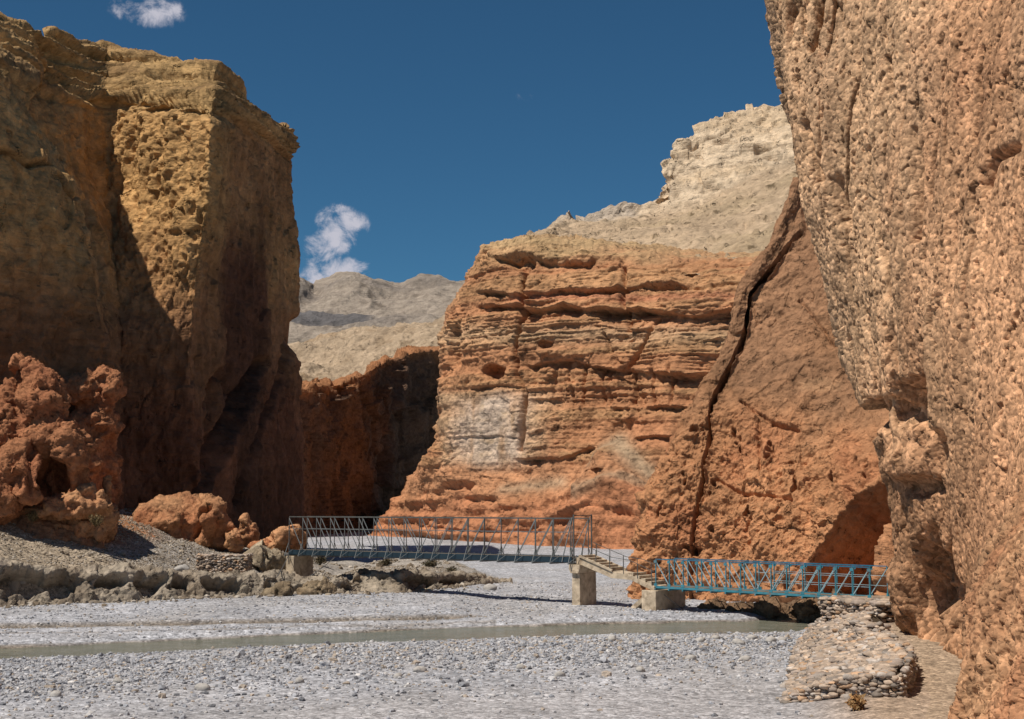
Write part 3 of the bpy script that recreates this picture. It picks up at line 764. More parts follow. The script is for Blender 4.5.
# ------------------------------------------------------------------ ground
BANK = [(-330, 634, 560), (-150, 622, 563), (0, 613, 567), (40, 611, 568), (75, 610, 570), (140, 607, 574), (200, 604, 577), (250, 601, 578), (290, 599, 578), (335, 600, 581), (360, 596, 576),
        (400, 597, 574), (440, 593, 574), (470, 589, 577), (492, 585, 581)]
bank_base = [G(px, b, 0.0) for px, b, t in BANK]
bank_top = []
for (px, b, t), q in zip(BANK, bank_base):
    bank_top.append(P(px, t, q[1] + 0.7))
bank_top = np.array(bank_top)
TERR = [tuple(p[:2] + np.array([0, .25])) for p in bank_top] + [tuple(G(px, py, z)[:2]) for px, py, z in ((494, 574, .3), (478, 566, .5), (445, 559, .8), (400, 556, .9), (345, 552, 1.0), (318, 549, 1.0))] + [(-18.0, 98.0), (-120, 98), (-140, 60)]
TERR = np.array(TERR)

def poly_sd(x, y, poly):
    """signed distance, positive inside"""
    d = np.full(x.shape, 1e9); ins = np.zeros(x.shape, bool)
    n = len(poly)
    for i in range(n):
        x0, y0 = poly[i]; x1, y1 = poly[(i + 1) % n]
        dx, dy = x1 - x0, y1 - y0
        t = np.clip(((x - x0) * dx + (y - y0) * dy) / (dx * dx + dy * dy + 1e-9), 0, 1)
        d = np.minimum(d, np.hypot(x - x0 - t * dx, y - y0 - t * dy))
        c = ((y0 > y) != (y1 > y)) & (x < dx * (y - y0) / (dy + 1e-12) + x0)
        ins ^= c
    return np.where(ins, d, -d)

def polyline3(x, y, pts, last=None):
    """distance to a polyline and the interpolated third value, signed side"""
    best = np.full(x.shape, 1e9); val = np.zeros(x.shape); side = np.zeros(x.shape)
    for (x0, y0, z0), (x1, y1, z1) in zip(pts[:-1], pts[1:]):
        dx, dy = x1 - x0, y1 - y0
        t = np.clip(((x - x0) * dx + (y - y0) * dy) / (dx * dx + dy * dy), 0, 1)
        d = np.hypot(x - x0 - t * dx, y - y0 - t * dy)
        m = d < best
        best = np.where(m, d, best); val = np.where(m, z0 + t * (z1 - z0), val)
        side = np.where(m, np.sign(dx * (y - y0) - dy * (x - x0)), side)
    return best, val, side

def GL(px, py, z): p = G(px, py, z); return (p[0], p[1])
RIVER = [(-60, 29, 1.9), (-30, 34.5, 1.8), (*GL(0, 657.5, -.15), 1.65), (*GL(160, 650.5, -.15), 1.6), (*GL(330, 642, -.15), 1.65), (*GL(460, 637.5, -.15), 1.95), (*GL(600, 633, -.15), 2.1), (*GL(700, 631, -.15), 2.2), (*GL(780, 629.5, -.15), 2.0), (10.4, 50.5, 1.8), (12.5, 54, 1.6)]
STEP2 = [(*GL(-200, 636, .1), 0), (*GL(0, 628, .1), 0), (*GL(180, 625, .1), 0), (*GL(340, 621, .1), 0), (*GL(480, 617, .1), 0)]
PATH = [(12.6, 47.6, 1.0), (11.7, 43.5, .92), (11.0, 40, .80), (10.4, 37, .68), (9.5, 33, .45), (8.8, 30, .32), (7.9, 26, .25), (6.5, 20, .25), (4.5, 12, .4), (3.5, 3, .6)]

def height(x, y, detail=True):
    p = np.stack([x, y, np.zeros_like(x)], -1)
    n = fbm(p, 6, 3, 100); n2 = fbm(p, 1.6, 4, 110)
    h = .10 * n + (.07 * n2 if detail else 0)
    # low gravel bars between river and bank
    hb = sstep(47, 62, y)
    rd, rw, rs = polyline3(x + .5 * n2, y + .5 * n + .55 * n2, RIVER)
    wob = rd - rw
    h = h - .62 * (1 - sstep(-.7, .25, wob)) * (rd < 20)
    far = (rs > 0)
    h = h + np.where(far, .10 * sstep(.3, .9, wob), .0)
    s2, _, ss = polyline3(x + .4 * n2, y + .8 * n, STEP2)
    m2 = (1 - sstep(-2.5, -.5, x))
    h = h + np.where(ss > 0, .14, 0) * m2 * far * sstep(0, .35, s2) 
    # coarse cobble ridge on the near side
    ridge = np.exp(-((wob - 3.2) / 2.2) ** 2) * (~far)
    h = h + ridge * .05
    # left terrace
    sd = poly_sd(x, y, TERR)
    zt = np.interp(x, bank_top[:, 0], bank_top[:, 2]); yf = np.interp(x, bank_top[:, 0], bank_top[:, 1])
    slope = np.interp(x, [-40, -21.6, -19.7, -18.1, -15.9, -12.5, -9, -4], [.9, .9, .46, .34, .13, .12, .0, 0])
    yf = yf + np.maximum(62.4 - yf, 0) * sstep(-15.6, -13.8, x + .5 * n2) * (1 - sstep(-10.4, -9, x))
    zt = zt - .35 * sstep(-11.9, -11.0, x) * (1 - sstep(-8.6, -7.6, x)) * sstep(.6, 2.0, y - np.interp(x, bank_top[:, 0], bank_top[:, 1]))
    tz = zt + 2.0 * (1 - np.exp(-slope * np.maximum(y - yf, 0) / 2.0)) * (sstep(.5, 6, sd) * .8 + .2) * (1 - sstep(70, 84, y) * sstep(-20, -17, x)) + .10 * n2 + .18 * n
    h = h + (tz - h) * sstep(-.1, 1.0, sd)
    # the old path bench at the right
    pd, pz, ps = polyline3(x, y, PATH)
    sdp = np.where(ps > 0, pd, -pd)       # positive to the path's right (heading south: right is -x?)
    left = np.where(x < np.interp(y, [q[1] for q in PATH][::-1], [q[0] for q in PATH][::-1]), pd, -pd)
    b = (1 - sstep(1.0, 3.2, left)) * (1 - sstep(.6, 2.4, y - 48))
    h = h * (1 - b) + (pz + .03 * n2) * b
    return h, dict(s2=np.where(m2 > 0, s2, 99.) , ss=ss, wob=wob, far=far, sd=sd, b=b, n=n, n2=n2, ridge=ridge, left=left)

def spaced(segs):
    out = []
    for a, b, n in segs: out.append(np.linspace(a, b, n, endpoint=False))
    out.append(np.array([segs[-1][1]])); return np.concatenate(out)
gx = spaced([(-4000, -400, 12), (-400, -60, 20), (-60, -26, 60), (-26, 14, 480), (14, 40, 40), (40, 400, 20), (400, 4000, 12)])
gy = spaced([(-300, 0, 10), (0, 24, 40), (24, 64, 560), (64, 95, 180), (95, 170, 120), (170, 600, 40), (600, 6000, 20)])
X, Y = np.meshgrid(gx, gy, indexing='ij')
Hh, gi = height(X, Y)
def ground_col(x, y, gi):
    p = np.stack([x, y, np.zeros_like(x)], -1)
    n, n2 = gi['n'], gi['n2']
    grav = srgb(189, 190, 197); warm = srgb(183, 179, 178); wet = srgb(128, 114, 96); dirt = srgb(184, 168, 148); sand = srgb(184, 182, 185)
    c = mixc(np.broadcast_to(grav, p.shape), warm, sstep(-.2, .5, fbm(p, 5, 4, 120)) * .7)
    c = mixc(c, sand, (1 - sstep(30, 34, y + 2 * n - .42 * (np.clip(x, -9, 3.5) + 1))) * .8)
    c = mixc(c, wet, (1 - sstep(.0, .42, gi['wob'] + .25 * n2)) * np.where(gi['far'], .85, .5))
    ln = np.exp(-((gi['s2'] + .15 * n2) / .30) ** 2) * gi['far'] + .55 * np.exp(-((gi['s2'] - 1.8 + .4 * n2) / .25) ** 2) * gi['far'] * (gi['ss'] < 0)
    c = mixc(c, wet, ln * .85)
    t = sstep(-.6, .4, gi['sd'])
    terr = mixc(np.broadcast_to(dirt, p.shape), srgb(178, 172, 166), sstep(59, 62, y + 3 * n + 1.2 * n2) * .85)
    terr = mixc(terr, srgb(120, 104, 84), sstep(.1, .5, fbm(p, 2.2, 4, 130)) * .5)
    red = sstep(59.4, 60.8, y + .8 * n2 + (x + 21.5) * -.28) * (1 - sstep(-17.6, -15.6, x + n2)) * (y < 90)
    terr = mixc(terr, srgb(176, 124, 88), red)
    c = mixc(c, terr, t)
    c = mixc(c, srgb(186, 160, 134), gi['b'] * .85)
    return c * .70
me = raw_mesh('riverbed', np.stack([X, Y, Hh], -1), quads=grid_quads(*X.shape), mat=M['ground'], col=ground_col(X, Y, gi))
tag(link('riverbed', me), kind='structure')

# river
wx = np.linspace(-70, 15, 341); wy = np.linspace(24, 58, 137)
WX, WY = np.meshgrid(wx, wy, indexing='ij')
wz = -.06 + .012 * fbm(np.stack([WX, WY, WX * 0], -1), .9, 3, 140)
rd, rw, _ = polyline3(WX, WY, RIVER)
q = grid_quads(*WX.shape)
keep = ((rd - rw).ravel()[q] < 1.2).all(1)
me = raw_mesh('river', np.stack([WX, WY, wz], -1), quads=q[keep], mat=M['water'])
tag(link('river', me), kind='structure')

# path: a trodden strip draped over the bench
pc = catmull(np.array(PATH[:-1]), [30] * (len(PATH) - 2), .8)
tn = np.gradient(pc[:, :2], axis=0); tn /= np.linalg.norm(tn, axis=1, keepdims=True)
nm = np.stack([-tn[:, 1], tn[:, 0]], -1)      # heading to the camera: +nm is to the east
offs = np.linspace(-1, 1, 17)
wid = .75 + .2 * np.sin(np.arange(len(pc)) * .11)
pp = pc[:, None, :2] + nm[:, None, :] * (offs[None, :, None] * wid[:, None, None] + .25)
ph, _ = height(pp[..., 0], pp[..., 1])
edge = 1 - np.abs(offs) ** 4
pz = ph + .022 * edge[None] - .03 * (1 - edge)[None]
cc = np.broadcast_to(srgb(196, 172, 148) * .6, pp.shape[:2] + (3,))
me = raw_mesh('footpath', np.concatenate([pp, pz[..., None]], -1), quads=grid_quads(*pp.shape[:2]), mat=M['ground'], col=cc)
tag(link('footpath', me), kind='structure')

# eroded river bank under the terrace
def bank_shape(g, px, py):
    u = px
    n2 = fbm(g, .8, 4, 7); n1 = fbm(g, 3, 3, 2)
    zf = sstep(.05, .5, (g[..., 2]) / 1.3)
    d = n1 * .35 + n2 * .16 + (ridged(g, .5, 4, 9, .6) - .6) * .12
    fc, f1, rr = cells(g, .8, 3); d += fc * .14 + rr * .07
    fc, f1, rr = cells(g, .3, 5); d += fc * .07 + rr * .04
    low = sstep(588, 602, py)
    nz = n2 * .6
    for cx, cy, rx, ry, dp in ((20, 582, 38, 15, 1.5), (60, 583, 20, 14, 1.5), (112, 581, 20, 8, 1.1), (150, 582, 18, 10, 1.3), (182, 583, 11, 8, 1.0), (212, 585, 16, 8, 1.1), (232, 586, 10, 7, .8),
                               (300, 592, 9, 10, .9), (328, 590, 10, 12, .8), (352, 581, 10, 6, .6), (418, 583, 20, 8, 1.2), (450, 583, 14, 6, .8), (385, 580, 8, 6, .6), (268, 590, 8, 8, .4)):
        d -= dent(px, py, cx, cy, rx, ry, dp, nz, .5)
    d -= low * .15
    c = mixc(np.broadcast_to(srgb(178, 164, 146), g.shape), srgb(150, 134, 116), sstep(-.1, .4, fbm(g, 1.5, 4, 50)))
    c = mixc(c, srgb(172, 158, 142), sstep(.1, .4, fbm(g, .5, 3, 60)) * .5)
    return d, c * .74
BK = []
for (px, b, t), q, tp in zip(BANK, bank_base, bank_top):
    fwd = q + np.array([0, -.9, -.25]); low = q + np.array([0, -.35, .12 + .1 * (tp[2])])
    mid = q * .45 + tp * .55 + np.array([0, -.1, 0])
    BK.append([fwd, low, mid, tp, tp + np.array([0, .8, .02]), tp + np.array([0, 1.6, -.4])])
q = bank_base[-1]; 
BK.append([q + np.array([1.2, .3, -.25]), q + np.array([.9, .6, 0]), q + np.array([.5, 1.2, .2]), q + np.array([.1, 1.8, .25]), q + np.array([-.3, 2.2, .2]), q + np.array([-.6, 2.6, -.2])])
nub = [10, 30, 40, 40, 60, 60, 50, 45, 50, 35, 45, 45, 35, 30, 20]
o = loft('river_bank', BK, nub, [14, 22, 26, 12, 8], bank_shape, M['slab'], su=.5, sv=.5, world=True, nblur=6)
tag(o, 'low crumbling earth river bank with dark undercut hollows along the left terrace', 'river bank', kind='structure')

# ------------------------------------------------------------------ loose stones
def ico(sub):
    bm = bmesh.new(); bmesh.ops.create_icosphere(bm, subdivisions=sub, radius=1)
    v = np.array([x.co[:] for x in bm.verts]); f = np.array([[x.index for x in t.verts] for t in bm.faces]); bm.free()
    return v, f
ICO1 = ico(1); ICO2 = ico(2); ICO3 = ico(3)

def stones(pos, size, col, base=ICO1, flat=(.45, .8), rough=.22, yaw=None, sink=.25, tilt=.35):
    """one array of many irregular stones"""
    n = len(pos); v, f = base; m = len(v)
    sc = np.stack([RNG.uniform(.75, 1.25, n), RNG.uniform(.6, 1.0, n), RNG.uniform(*flat, n)], -1) * size[:, None]
    jit = 1 + rough * RNG.normal(size=(n, m, 1))
    vv = v[None] * np.clip(jit, .55, 1.5) * sc[:, None, :]
    a = RNG.uniform(0, 6.283, n) if yaw is None else yaw
    b = RNG.normal(0, tilt, n)
    ca, sa, cb, sb = np.cos(a), np.sin(a), np.cos(b), np.sin(b)
    x = vv[..., 0]; y = vv[..., 1] * cb[:, None] - vv[..., 2] * sb[:, None]; z = vv[..., 1] * sb[:, None] + vv[..., 2] * cb[:, None]
    vv = np.stack([x * ca[:, None] - y * sa[:, None], x * sa[:, None] + y * ca[:, None], z], -1)
    vv = vv + pos[:, None, :]
    vv[..., 2] += (sc[:, 2] * (1 - sink * 2))[:, None] * .6
    tr = f[None] + (np.arange(n) * m)[:, None, None]
    cc = np.repeat(col[:, None, :], m, 1)
    return vv.reshape(-1, 3), tr.reshape(-1, 3), cc.reshape(-1, 3)

def stone_cols(n, k=.73, warm=.25):
    pal = np.array([srgb(188, 189, 195), srgb(166, 168, 175), srgb(208, 206, 207), srgb(124, 125, 131), srgb(188, 174, 160), srgb(218, 214, 212)])
    w = np.array([.34, .22, .16, .12, warm * .5, .06]); w /= w.sum()
    c = pal[RNG.choice(len(pal), n, p=w)] * RNG.uniform(.8, 1.15, (n, 1)) * k
    return c

def merge_stones(name, parts, label, cat, kind='stuff'):
    V, T, C, off = [], [], [], 0
    for v, t, c in parts:
        V.append(v); T.append(t + off); C.append(c); off += len(v)
    me = raw_mesh(name, np.concatenate(V), tris=np.concatenate(T), mat=M['stone'], col=np.concatenate(C), smooth=False)
    return tag(link(name, me), label, cat, kind=kind)

def scatter(n, xr, yr, smin, smax, dens, k=.73, pw=2.2, base=ICO1, cols=None):
    x = RNG.uniform(*xr, n); y = RNG.uniform(*yr, n)
    hw = (y * .40 + 2)
    ok = np.abs(x) < hw
    x, y = x[ok], y[ok]
    h, gi = height(x, y)
    pr = dens(x, y, gi)
    ok = RNG.uniform(size=len(x)) < pr
    x, y, h = x[ok], y[ok], h[ok]
    s = smin * (smax / smin) ** (RNG.uniform(size=len(x)) ** pw)
    c = stone_cols(len(x), k) if cols is None else cols(len(x))
    return stones(np.stack([x, y, h], -1), s, c, base)

def d_near(x, y, gi):
    p = np.stack([x, y, x * 0], -1)
    cl = sstep(-.25, .35, fbm(p, 3, 3, 150))
    band = np.exp(-((gi['wob'] - 4.0) / 3.2) ** 2)
    sandy = 1 - sstep(30.0, 32.0, y + .9 * cl - .42 * (np.clip(x, -9, 3.5) + 1))
    pr = (.08 + .92 * band * (.3 + .7 * cl)) * (1 - .85 * sandy) * (gi['wob'] > .25) * (~gi['far']) * (gi['b'] < .35)
    return pr
def d_far(x, y, gi):
    p = np.stack([x, y, x * 0], -1)
    return (.25 + .5 * sstep(-.1, .4, fbm(p, 4, 3, 160))) * (gi['wob'] > .3) * gi['far'] * (gi['sd'] < 0) * (gi['b'] < .4)
def d_terr(x, y, gi):
    p = np.stack([x, y, x * 0], -1)
    return sstep(0, .4, fbm(p, 3, 3, 170)) * (gi['sd'] > .2)
def d_toe(x, y, gi):
    return np.exp(-(np.maximum(-gi['sd'] - .2, 0) / 1.1) ** 2) * (gi['sd'] < .1) * (x < -2)
merge_stones('gravel', [scatter(120000, (-15, 9.5), (26, 48), .022, .075, d_near), scatter(2200, (-15, 9.5), (29, 47), .06, .13, d_near, base=ICO2),
                        scatter(42000, (-24, 12), (38, 72), .024, .065, d_far)],
             'grey river gravel and cobbles spread over the bed on both sides of the water', 'gravel')
def dirt_cols(n):
    pal = np.array([srgb(178, 164, 146), srgb(158, 144, 128), srgb(196, 186, 174), srgb(130, 116, 100)])
    return pal[RNG.choice(4, n)] * RNG.uniform(.8, 1.15, (n, 1)) * .72
merge_stones('rubble', [scatter(9000, (-30, 0), (55, 85), .05, .18, d_terr, cols=dirt_cols), scatter(45000, (-26, 0), (56, 72), .025, .07, lambda x, y, gi: .7 * (gi['sd'] > .1), cols=dirt_cols), scatter(22000, (-26, 0), (50, 70), .05, .17, d_toe, cols=dirt_cols)],
             'brown earthy rubble lying on the left terrace and along the foot of its bank', 'rubble')

# individually visible pale cobbles along the near water edge
rk_v, rk_f = ICO3
def rock_mesh(seed, amp=.35):
    v = rk_v * (1 + amp * fbm(rk_v, .9, 4, seed))[:, None]
    v = v * np.array([1.1, .85, .65])
    c = np.broadcast_to(srgb(208, 203, 198) * .6, v.shape)
    return raw_mesh('cobble', v, tris=rk_f, mat=M['stone'], col=c, smooth=True)
cob = [rock_mesh(s) for s in (201, 207, 213)]
spots = [(612, 640, .15), (640, 643, .14), (668, 640, .16), (700, 641, .17), (716, 638, .14), (738, 642, .18), (752, 638, .16), (770, 640, .2), (782, 639, .15), (420, 668, .17), (203, 684, .17), (398, 672, .13),
         (56, 690, .14), (520, 663, .13), (300, 676, .13), (118, 678, .13), (690, 655, .15), (640, 668, .14), (560, 672, .13), (745, 655, .15)]
for i, (px, py, s) in enumerate(spots):
    q = G(px, py, .1); h = float(height(np.array([q[0]]), np.array([q[1]]))[0][0])
    o = link('cobble', cob[i % 3]); o.location = (q[0], q[1], h + s * .2); o.scale = (s, s, s); o.rotation_euler = (random.uniform(-.3, .3), random.uniform(-.3, .3), random.uniform(0, 6.28))
    tag(o, 'pale rounded cobble lying out on the grey gravel near the water', 'stone', 'pale cobbles on the near gravel')

# ------------------------------------------------------------------ boulders and pinnacles
def blob_rock(name, blobs, vox, amp, col, label, cat, seed=0, band=.0, group=None, mat='boulder', dents=()):
    """blobs: (px, py, d, rx, ry) in survey pixels (optional depth radius); fused to one surface, then weathered"""
    bm = bmesh.new()
    for bl in blobs:
        px, py, d, rx, ry = bl[:5]
        k = d / F; rz = bl[5] * k if len(bl) > 5 else (rx + ry) * .5 * k
        m = Matrix.Translation(Vector(P(px, py, d))) @ Matrix.Diagonal((rx * k, rz, ry * k, 1))
        bmesh.ops.create_icosphere(bm, subdivisions=4, radius=1, matrix=m)
    me = bpy.data.meshes.new('tmp'); bm.to_mesh(me); bm.free()
    ob = bpy.data.objects.new('tmp', me); COL.objects.link(ob)
    mod = ob.modifiers.new('r', 'REMESH'); mod.mode = 'VOXEL'; mod.voxel_size = vox
    mod2 = ob.modifiers.new('s', 'SMOOTH'); mod2.iterations = 2
    ev = ob.evaluated_get(bpy.context.evaluated_depsgraph_get()); m2 = ev.to_mesh()
    nv = len(m2.vertices)
    v = np.zeros(nv * 3, np.float32); m2.vertices.foreach_get('co', v); v = v.reshape(-1, 3).astype(float)
    nn = np.zeros(nv * 3, np.float32); m2.vertices.foreach_get('normal', nn); nn = nn.reshape(-1, 3)
    q = np.array([p.vertices[:] for p in m2.polygons if len(p.vertices) == 4])
    tr = [p.vertices[:] for p in m2.polygons if len(p.vertices) == 3]
    ev.to_mesh_clear(); bpy.data.objects.remove(ob); bpy.data.meshes.remove(me)
    s = amp
    dd = fbm(v, s * 5, 4, seed, st=(1, 1, .6)) * s * 1.2 + fbm(v, s * 1.6, 5, seed + 5, .6, st=(1, 1, .7)) * s * .4 + (ridged(v, s * .9, 4, seed + 9, .65) - .6) * s * .45
    fc, f1, rr = cells(v, s * 3.2, seed, warp=.12); dd += (fc * 1.0 + rr * .4) * s
    fc, f1, rr = cells(v, s * 1.3, seed + 2, warp=.15); dd += (fc * .32 + rr * .14) * s
    fc, f1, rr = cells(v, s * .5, seed + 4); dd += (fc * .09 + rr * .07) * s
    if band: dd += band * np.tanh(4 * perlin(np.stack([v[:, 2] * 1.1 + .3 * fbm(v, 2, 2, seed), v[:, 0] * .1, v[:, 1] * 0], -1), seed + 3))
    px, py = proj(v)
    for dt in dents: dd -= dent(px, py, *dt)
    v = v + nn * dd[:, None]
    n = fbm(v, s * 5, 4, seed + 40)
    c = mixc(np.broadcast_to(np.asarray(col[0]), v.shape), np.asarray(col[1]), sstep(-.2, .4, n))
    me = raw_mesh(name, v, quads=q, tris=tr if tr else None, mat=M[mat], col=c * .74)
    return tag(link(name, me), label, cat, group)

RED = (srgb(198, 132, 88), srgb(178, 112, 74))
ORG = (srgb(208, 152, 106), srgb(190, 124, 82))
blob_rock('rock_pinnacle', [(28, 364, 61.50, 12, 11), (36, 376, 61.3, 14, 12), (43, 400, 61.09, 25, 30), (44, 418, 61.0, 25, 26), (44, 436, 60.68, 29, 20), (12, 402, 61.50, 13, 24), (0, 440, 60.68, 26, 38), (18, 468, 59.45, 20, 24), (30, 480, 59.04, 14, 22), (71, 452, 60.68, 13, 34), (76, 478, 61.09, 11, 26),
                            (52, 470, 63.14, 24, 40), (-25, 430, 61.50, 30, 60), (-20, 490, 59.86, 50, 40)], .075, .30, RED,
          'red rock pinnacle with a knobbly head and a dark hollow at its foot', 'rock', 301, .12, dents=((54, 480, 20, 26, .6), (30, 470, 5, 30, .4)))
blob_rock('rock_outcrop', [(80, 386, 68.9, 24, 14), (100, 380, 68.9, 20, 15), (112, 388, 68.5, 9, 18), (90, 400, 68.9, 24, 10), (106, 404, 68.7, 12, 9), (95, 416, 69.1, 22, 11), (104, 428, 69.0, 13, 12), (92, 455, 69.9, 24, 50), (98, 500, 70.5, 22, 40)], .085, .26, RED,
          'cracked red rock outcrop at the cliff foot, right behind the knobbly pinnacle', 'rock', 311, .12)
blob_rock('rock_shelf', [(70, 503, 60.2, 30, 8), (90, 506, 60.4, 24, 11), (56, 510, 60.2, 40, 8), (88, 496, 60.4, 10, 8), (100, 498, 60.4, 8, 10), (100, 518, 61.0, 18, 16), (80, 528, 61.2, 34, 20), (40, 528, 61, 40, 16)], .08, .22, ORG,
          'low orange rock shelf below the red pinnacle, at the top of the terrace', 'rock', 321, .08)
blob_rock('rock_spire', [(107, 483, 62.32, 4, 7), (108, 494, 62.32, 3, 10), (108, 505, 62.32, 5, 8)], .06, .10, ORG, 'tiny mushroom shaped rock knob standing on the orange shelf', 'rock', 331)
blob_rock('boulder', [(168, 526, 68.88, 33, 23), (185, 518, 69.70, 30, 20), (150, 534, 68.88, 14, 12), (210, 520, 68.88, 21, 25), (222, 528, 68.88, 10, 20), (200, 535, 68.88, 26, 14), (172, 540, 68.47, 34, 12)], .12, .36, ORG,
          'largest orange boulder on the terrace, double humped, below the dark cliff', 'boulder', 341, .05, dents=((205, 508, 8, 5, 1.0), (196, 528, 4, 22, 1.0)))
blob_rock('boulder', [(246, 525, 68.88, 8, 11), (251, 534, 68.88, 8, 12), (243, 540, 68.88, 9, 8)], .08, .22, ORG, 'upright orange boulder with a pointed top, right of the double humped one', 'boulder', 351)
blob_rock('boulder', [(234, 538, 68.06, 8, 9), (232, 546, 68.06, 9, 6)], .08, .2, ORG, 'small rounded orange boulder between the double humped and the pointed one', 'boulder', 361)
blob_rock('boulder', [(284, 537, 67.24, 13, 10), (276, 545, 67.24, 12, 8), (294, 540, 68.06, 10, 10)], .09, .25, ORG, 'orange boulder beside the left end of the grey bridge', 'boulder', 371)
blob_rock('boulder', [(127, 536, 65.60, 18, 9), (138, 542, 65.60, 16, 6), (112, 543, 65.60, 18, 6)], .10, .2, ORG, 'flat wedge shaped orange boulder left of the double humped one', 'boulder', 381)
blob_rock('boulder', [(262, 545, 67.24, 12, 5), (256, 548, 67.24, 10, 4)], .07, .15, RED, 'low dull red boulder between the pointed one and the bridge end', 'boulder', 391)
blob_rock('talus_slope', [(-90, 545, 61, 110, 84, 40), (-30, 548, 60.6, 90, 60, 36), (20, 552, 60.5, 60, 40, 34), (64, 556, 61, 44, 32, 30)], .14, .10, (srgb(178, 130, 96), srgb(160, 120, 92)),
          'smooth brown earth slope running down from the red pinnacle to the terrace', 'slope', 401, 0)['kind'] = 'structure'

blob_rock('rock_ledge', [(722, 609, 54.5, 22, 7), (752, 612, 53.6, 26, 9), (785, 612, 52.4, 26, 11), (815, 612, 51, 22, 13), (838, 612, 49.8, 18, 14), (770, 618, 52.6, 30, 7)], .07, .24, (srgb(150, 118, 90), srgb(118, 96, 76)),
          'low dark rock ledge under the blue bridge at the edge of the water', 'rock', 451, .06)
# lumps under the left bridge pier, and scattered terrace rocks
DIRT = (srgb(170, 150, 122), srgb(140, 120, 96))
blob_rock('boulder', [(284, 592, 60.0, 11, 8), (275, 594, 60.0, 9, 7)], .06, .2, DIRT, 'earthy brown rock lump right below the left bridge pier', 'boulder', 411)
blob_rock('boulder', [(318, 590, 61, 14, 9), (328, 592, 61, 9, 8), (308, 594, 60.5, 9, 6)], .06, .2, DIRT, 'earthy brown rock lump on the river edge right of the left pier', 'boulder', 421)
for px, py, r, lab in ((25, 557, 7, 'dark loose rock on the grey terrace top, far left'), (48, 562, 5, 'small loose rock on the terrace near its edge, right of the dark one'), (182, 570, 7, 'flat pale rock on the terrace edge below the double humped boulder'),
                       (490, 586, 6, 'pale rock at the very tip of the terrace beside the gravel')):
    q = G(px, py + 3, 1.3 if px < 100 else (1.1 if px < 300 else .15))
    h = float(height(np.array([q[0]]), np.array([q[1]]))[0][0])
    o = link('loose_rock', rock_mesh(430 + px)); s = r * q[1] / F
    o.location = (q[0], q[1], h + s * .3); o.scale = (s, s, s); tag(o, lab, 'rock')

# ------------------------------------------------------------------ dry stone walls
def wall_cols(n):
    pal = np.array([srgb(208, 186, 166), srgb(194, 174, 156), srgb(180, 164, 152), srgb(156, 144, 134), srgb(208, 172, 140), srgb(208, 196, 186)])
    return pal[RNG.choice(6, n, p=[.28, .24, .18, .12, .08, .10])] * RNG.uniform(.62, 1.15, (n, 1)) * .76

def face_stones(a, b, z0f, z1f, size, lean=0.0, rag=.05):
    """stones stacked in rough courses along the line a-b (plan), from z0f(t) up to z1f(t)"""
    a = np.array(a, float); b = np.array(b, float); L = np.linalg.norm(b - a); t = (b - a) / L
    nrm = np.array([t[1], -t[0]])
    pos, sz, yw = [], [], []
    z = 0.0
    hmax = max(z1f(u) - z0f(u) for u in np.linspace(0, 1, 9))
    while z < hmax + size * .3:
        u = RNG.uniform(0, size)
        while u < L:
            s = size * RNG.uniform(.65, 1.35)
            if z0f(u / L) + z < z1f(u / L) + rag * math.sin(u * 2.3 + 1.3 * math.sin(u * 5.1)):
                p = a + t * u + nrm * (-lean * z + RNG.normal(0, .03))
                pos.append((*p, z0f(u / L) + z + RNG.normal(0, .015))); sz.append(s * .62); yw.append(math.atan2(t[1], t[0]) + RNG.normal(0, .25))
            u += s * 1.02
        z += size * .5
    return np.array(pos), np.array(sz), np.array(yw)

def wall_thing(name, label, faces, tops, core, size, rag=.05):
    parts = []
    for f in faces:
        p, s, y = face_stones(*f, size, rag=rag)
        if len(p): parts.append(stones(p, s, wall_cols(len(p)), ICO2, (.32, .62), .13, y, .25, .14))
    for p in tops:
        s = size * RNG.uniform(.3, 1.25, len(p)) ** 1.5
        parts.append(stones(p, s, wall_cols(len(p)), ICO2, (.22, .42), .14, None, .3, .22))
    cv, cq = core
    V, T, C, off = [], [], [], 0
    for v, t, c in parts:
        V.append(v); T.append(t + off); C.append(c); off += len(v)
    V.append(cv); Q = cq + off
    C.append(np.broadcast_to(srgb(112, 96, 80) * .5, cv.shape))
    me = raw_mesh(name, np.concatenate(V), quads=Q, tris=np.concatenate(T), mat=M['stone'], col=np.concatenate(C), smooth=True)
    return tag(link(name, me), label, 'stone wall')

# revetment between gravel and path: cross-sections from near to far (left foot, left shoulder, right shoulder, right foot)
def RV(px1, py1, z1, px2, py2, z2, px3, py3, z3, px4, py4, z4):
    return [G(px1, py1, z1), G(px2, py2, z2), G(px3, py3, z3), G(px4, py4, z4)]
rv = [RV(786, 702, 0.05, 800, 692, 0.136, 885, 672, 0.674, 901, 698, 0.3),
      RV(788, 690, 0.05, 815, 672, 0.297, 901, 660, 0.779, 909, 688, 0.34),
      RV(793, 668, 0.05, 822, 655, 0.425, 905, 648, 0.874, 913, 672, 0.42),
      RV(796, 652, 0.05, 822, 643, 0.51, 885, 636, 0.946, 892, 650, 0.6),
      RV(800, 640, 0, 820, 633, 0.527, 863, 627, 1.025, 875, 638, 0.78),
      RV(808, 630, -0.1, 824, 624, 0.561, 867, 616, 1.073, 879, 626, 0.85),
      RV(816, 624, -0.2, 826, 617, 0.595, 875, 606, 1.152, 883, 618, 0.9)]
rv = np.array(rv)
cs = catmull(catmull(rv, [14] * 6, .5).transpose(1, 0, 2), [12, 30, 6], 0.0).transpose(1, 0, 2)
cs[..., 2] += .16 * fbm(cs, 1.1, 4, 500) - .07
core = (cs.reshape(-1, 3), grid_quads(*cs.shape[:2]))
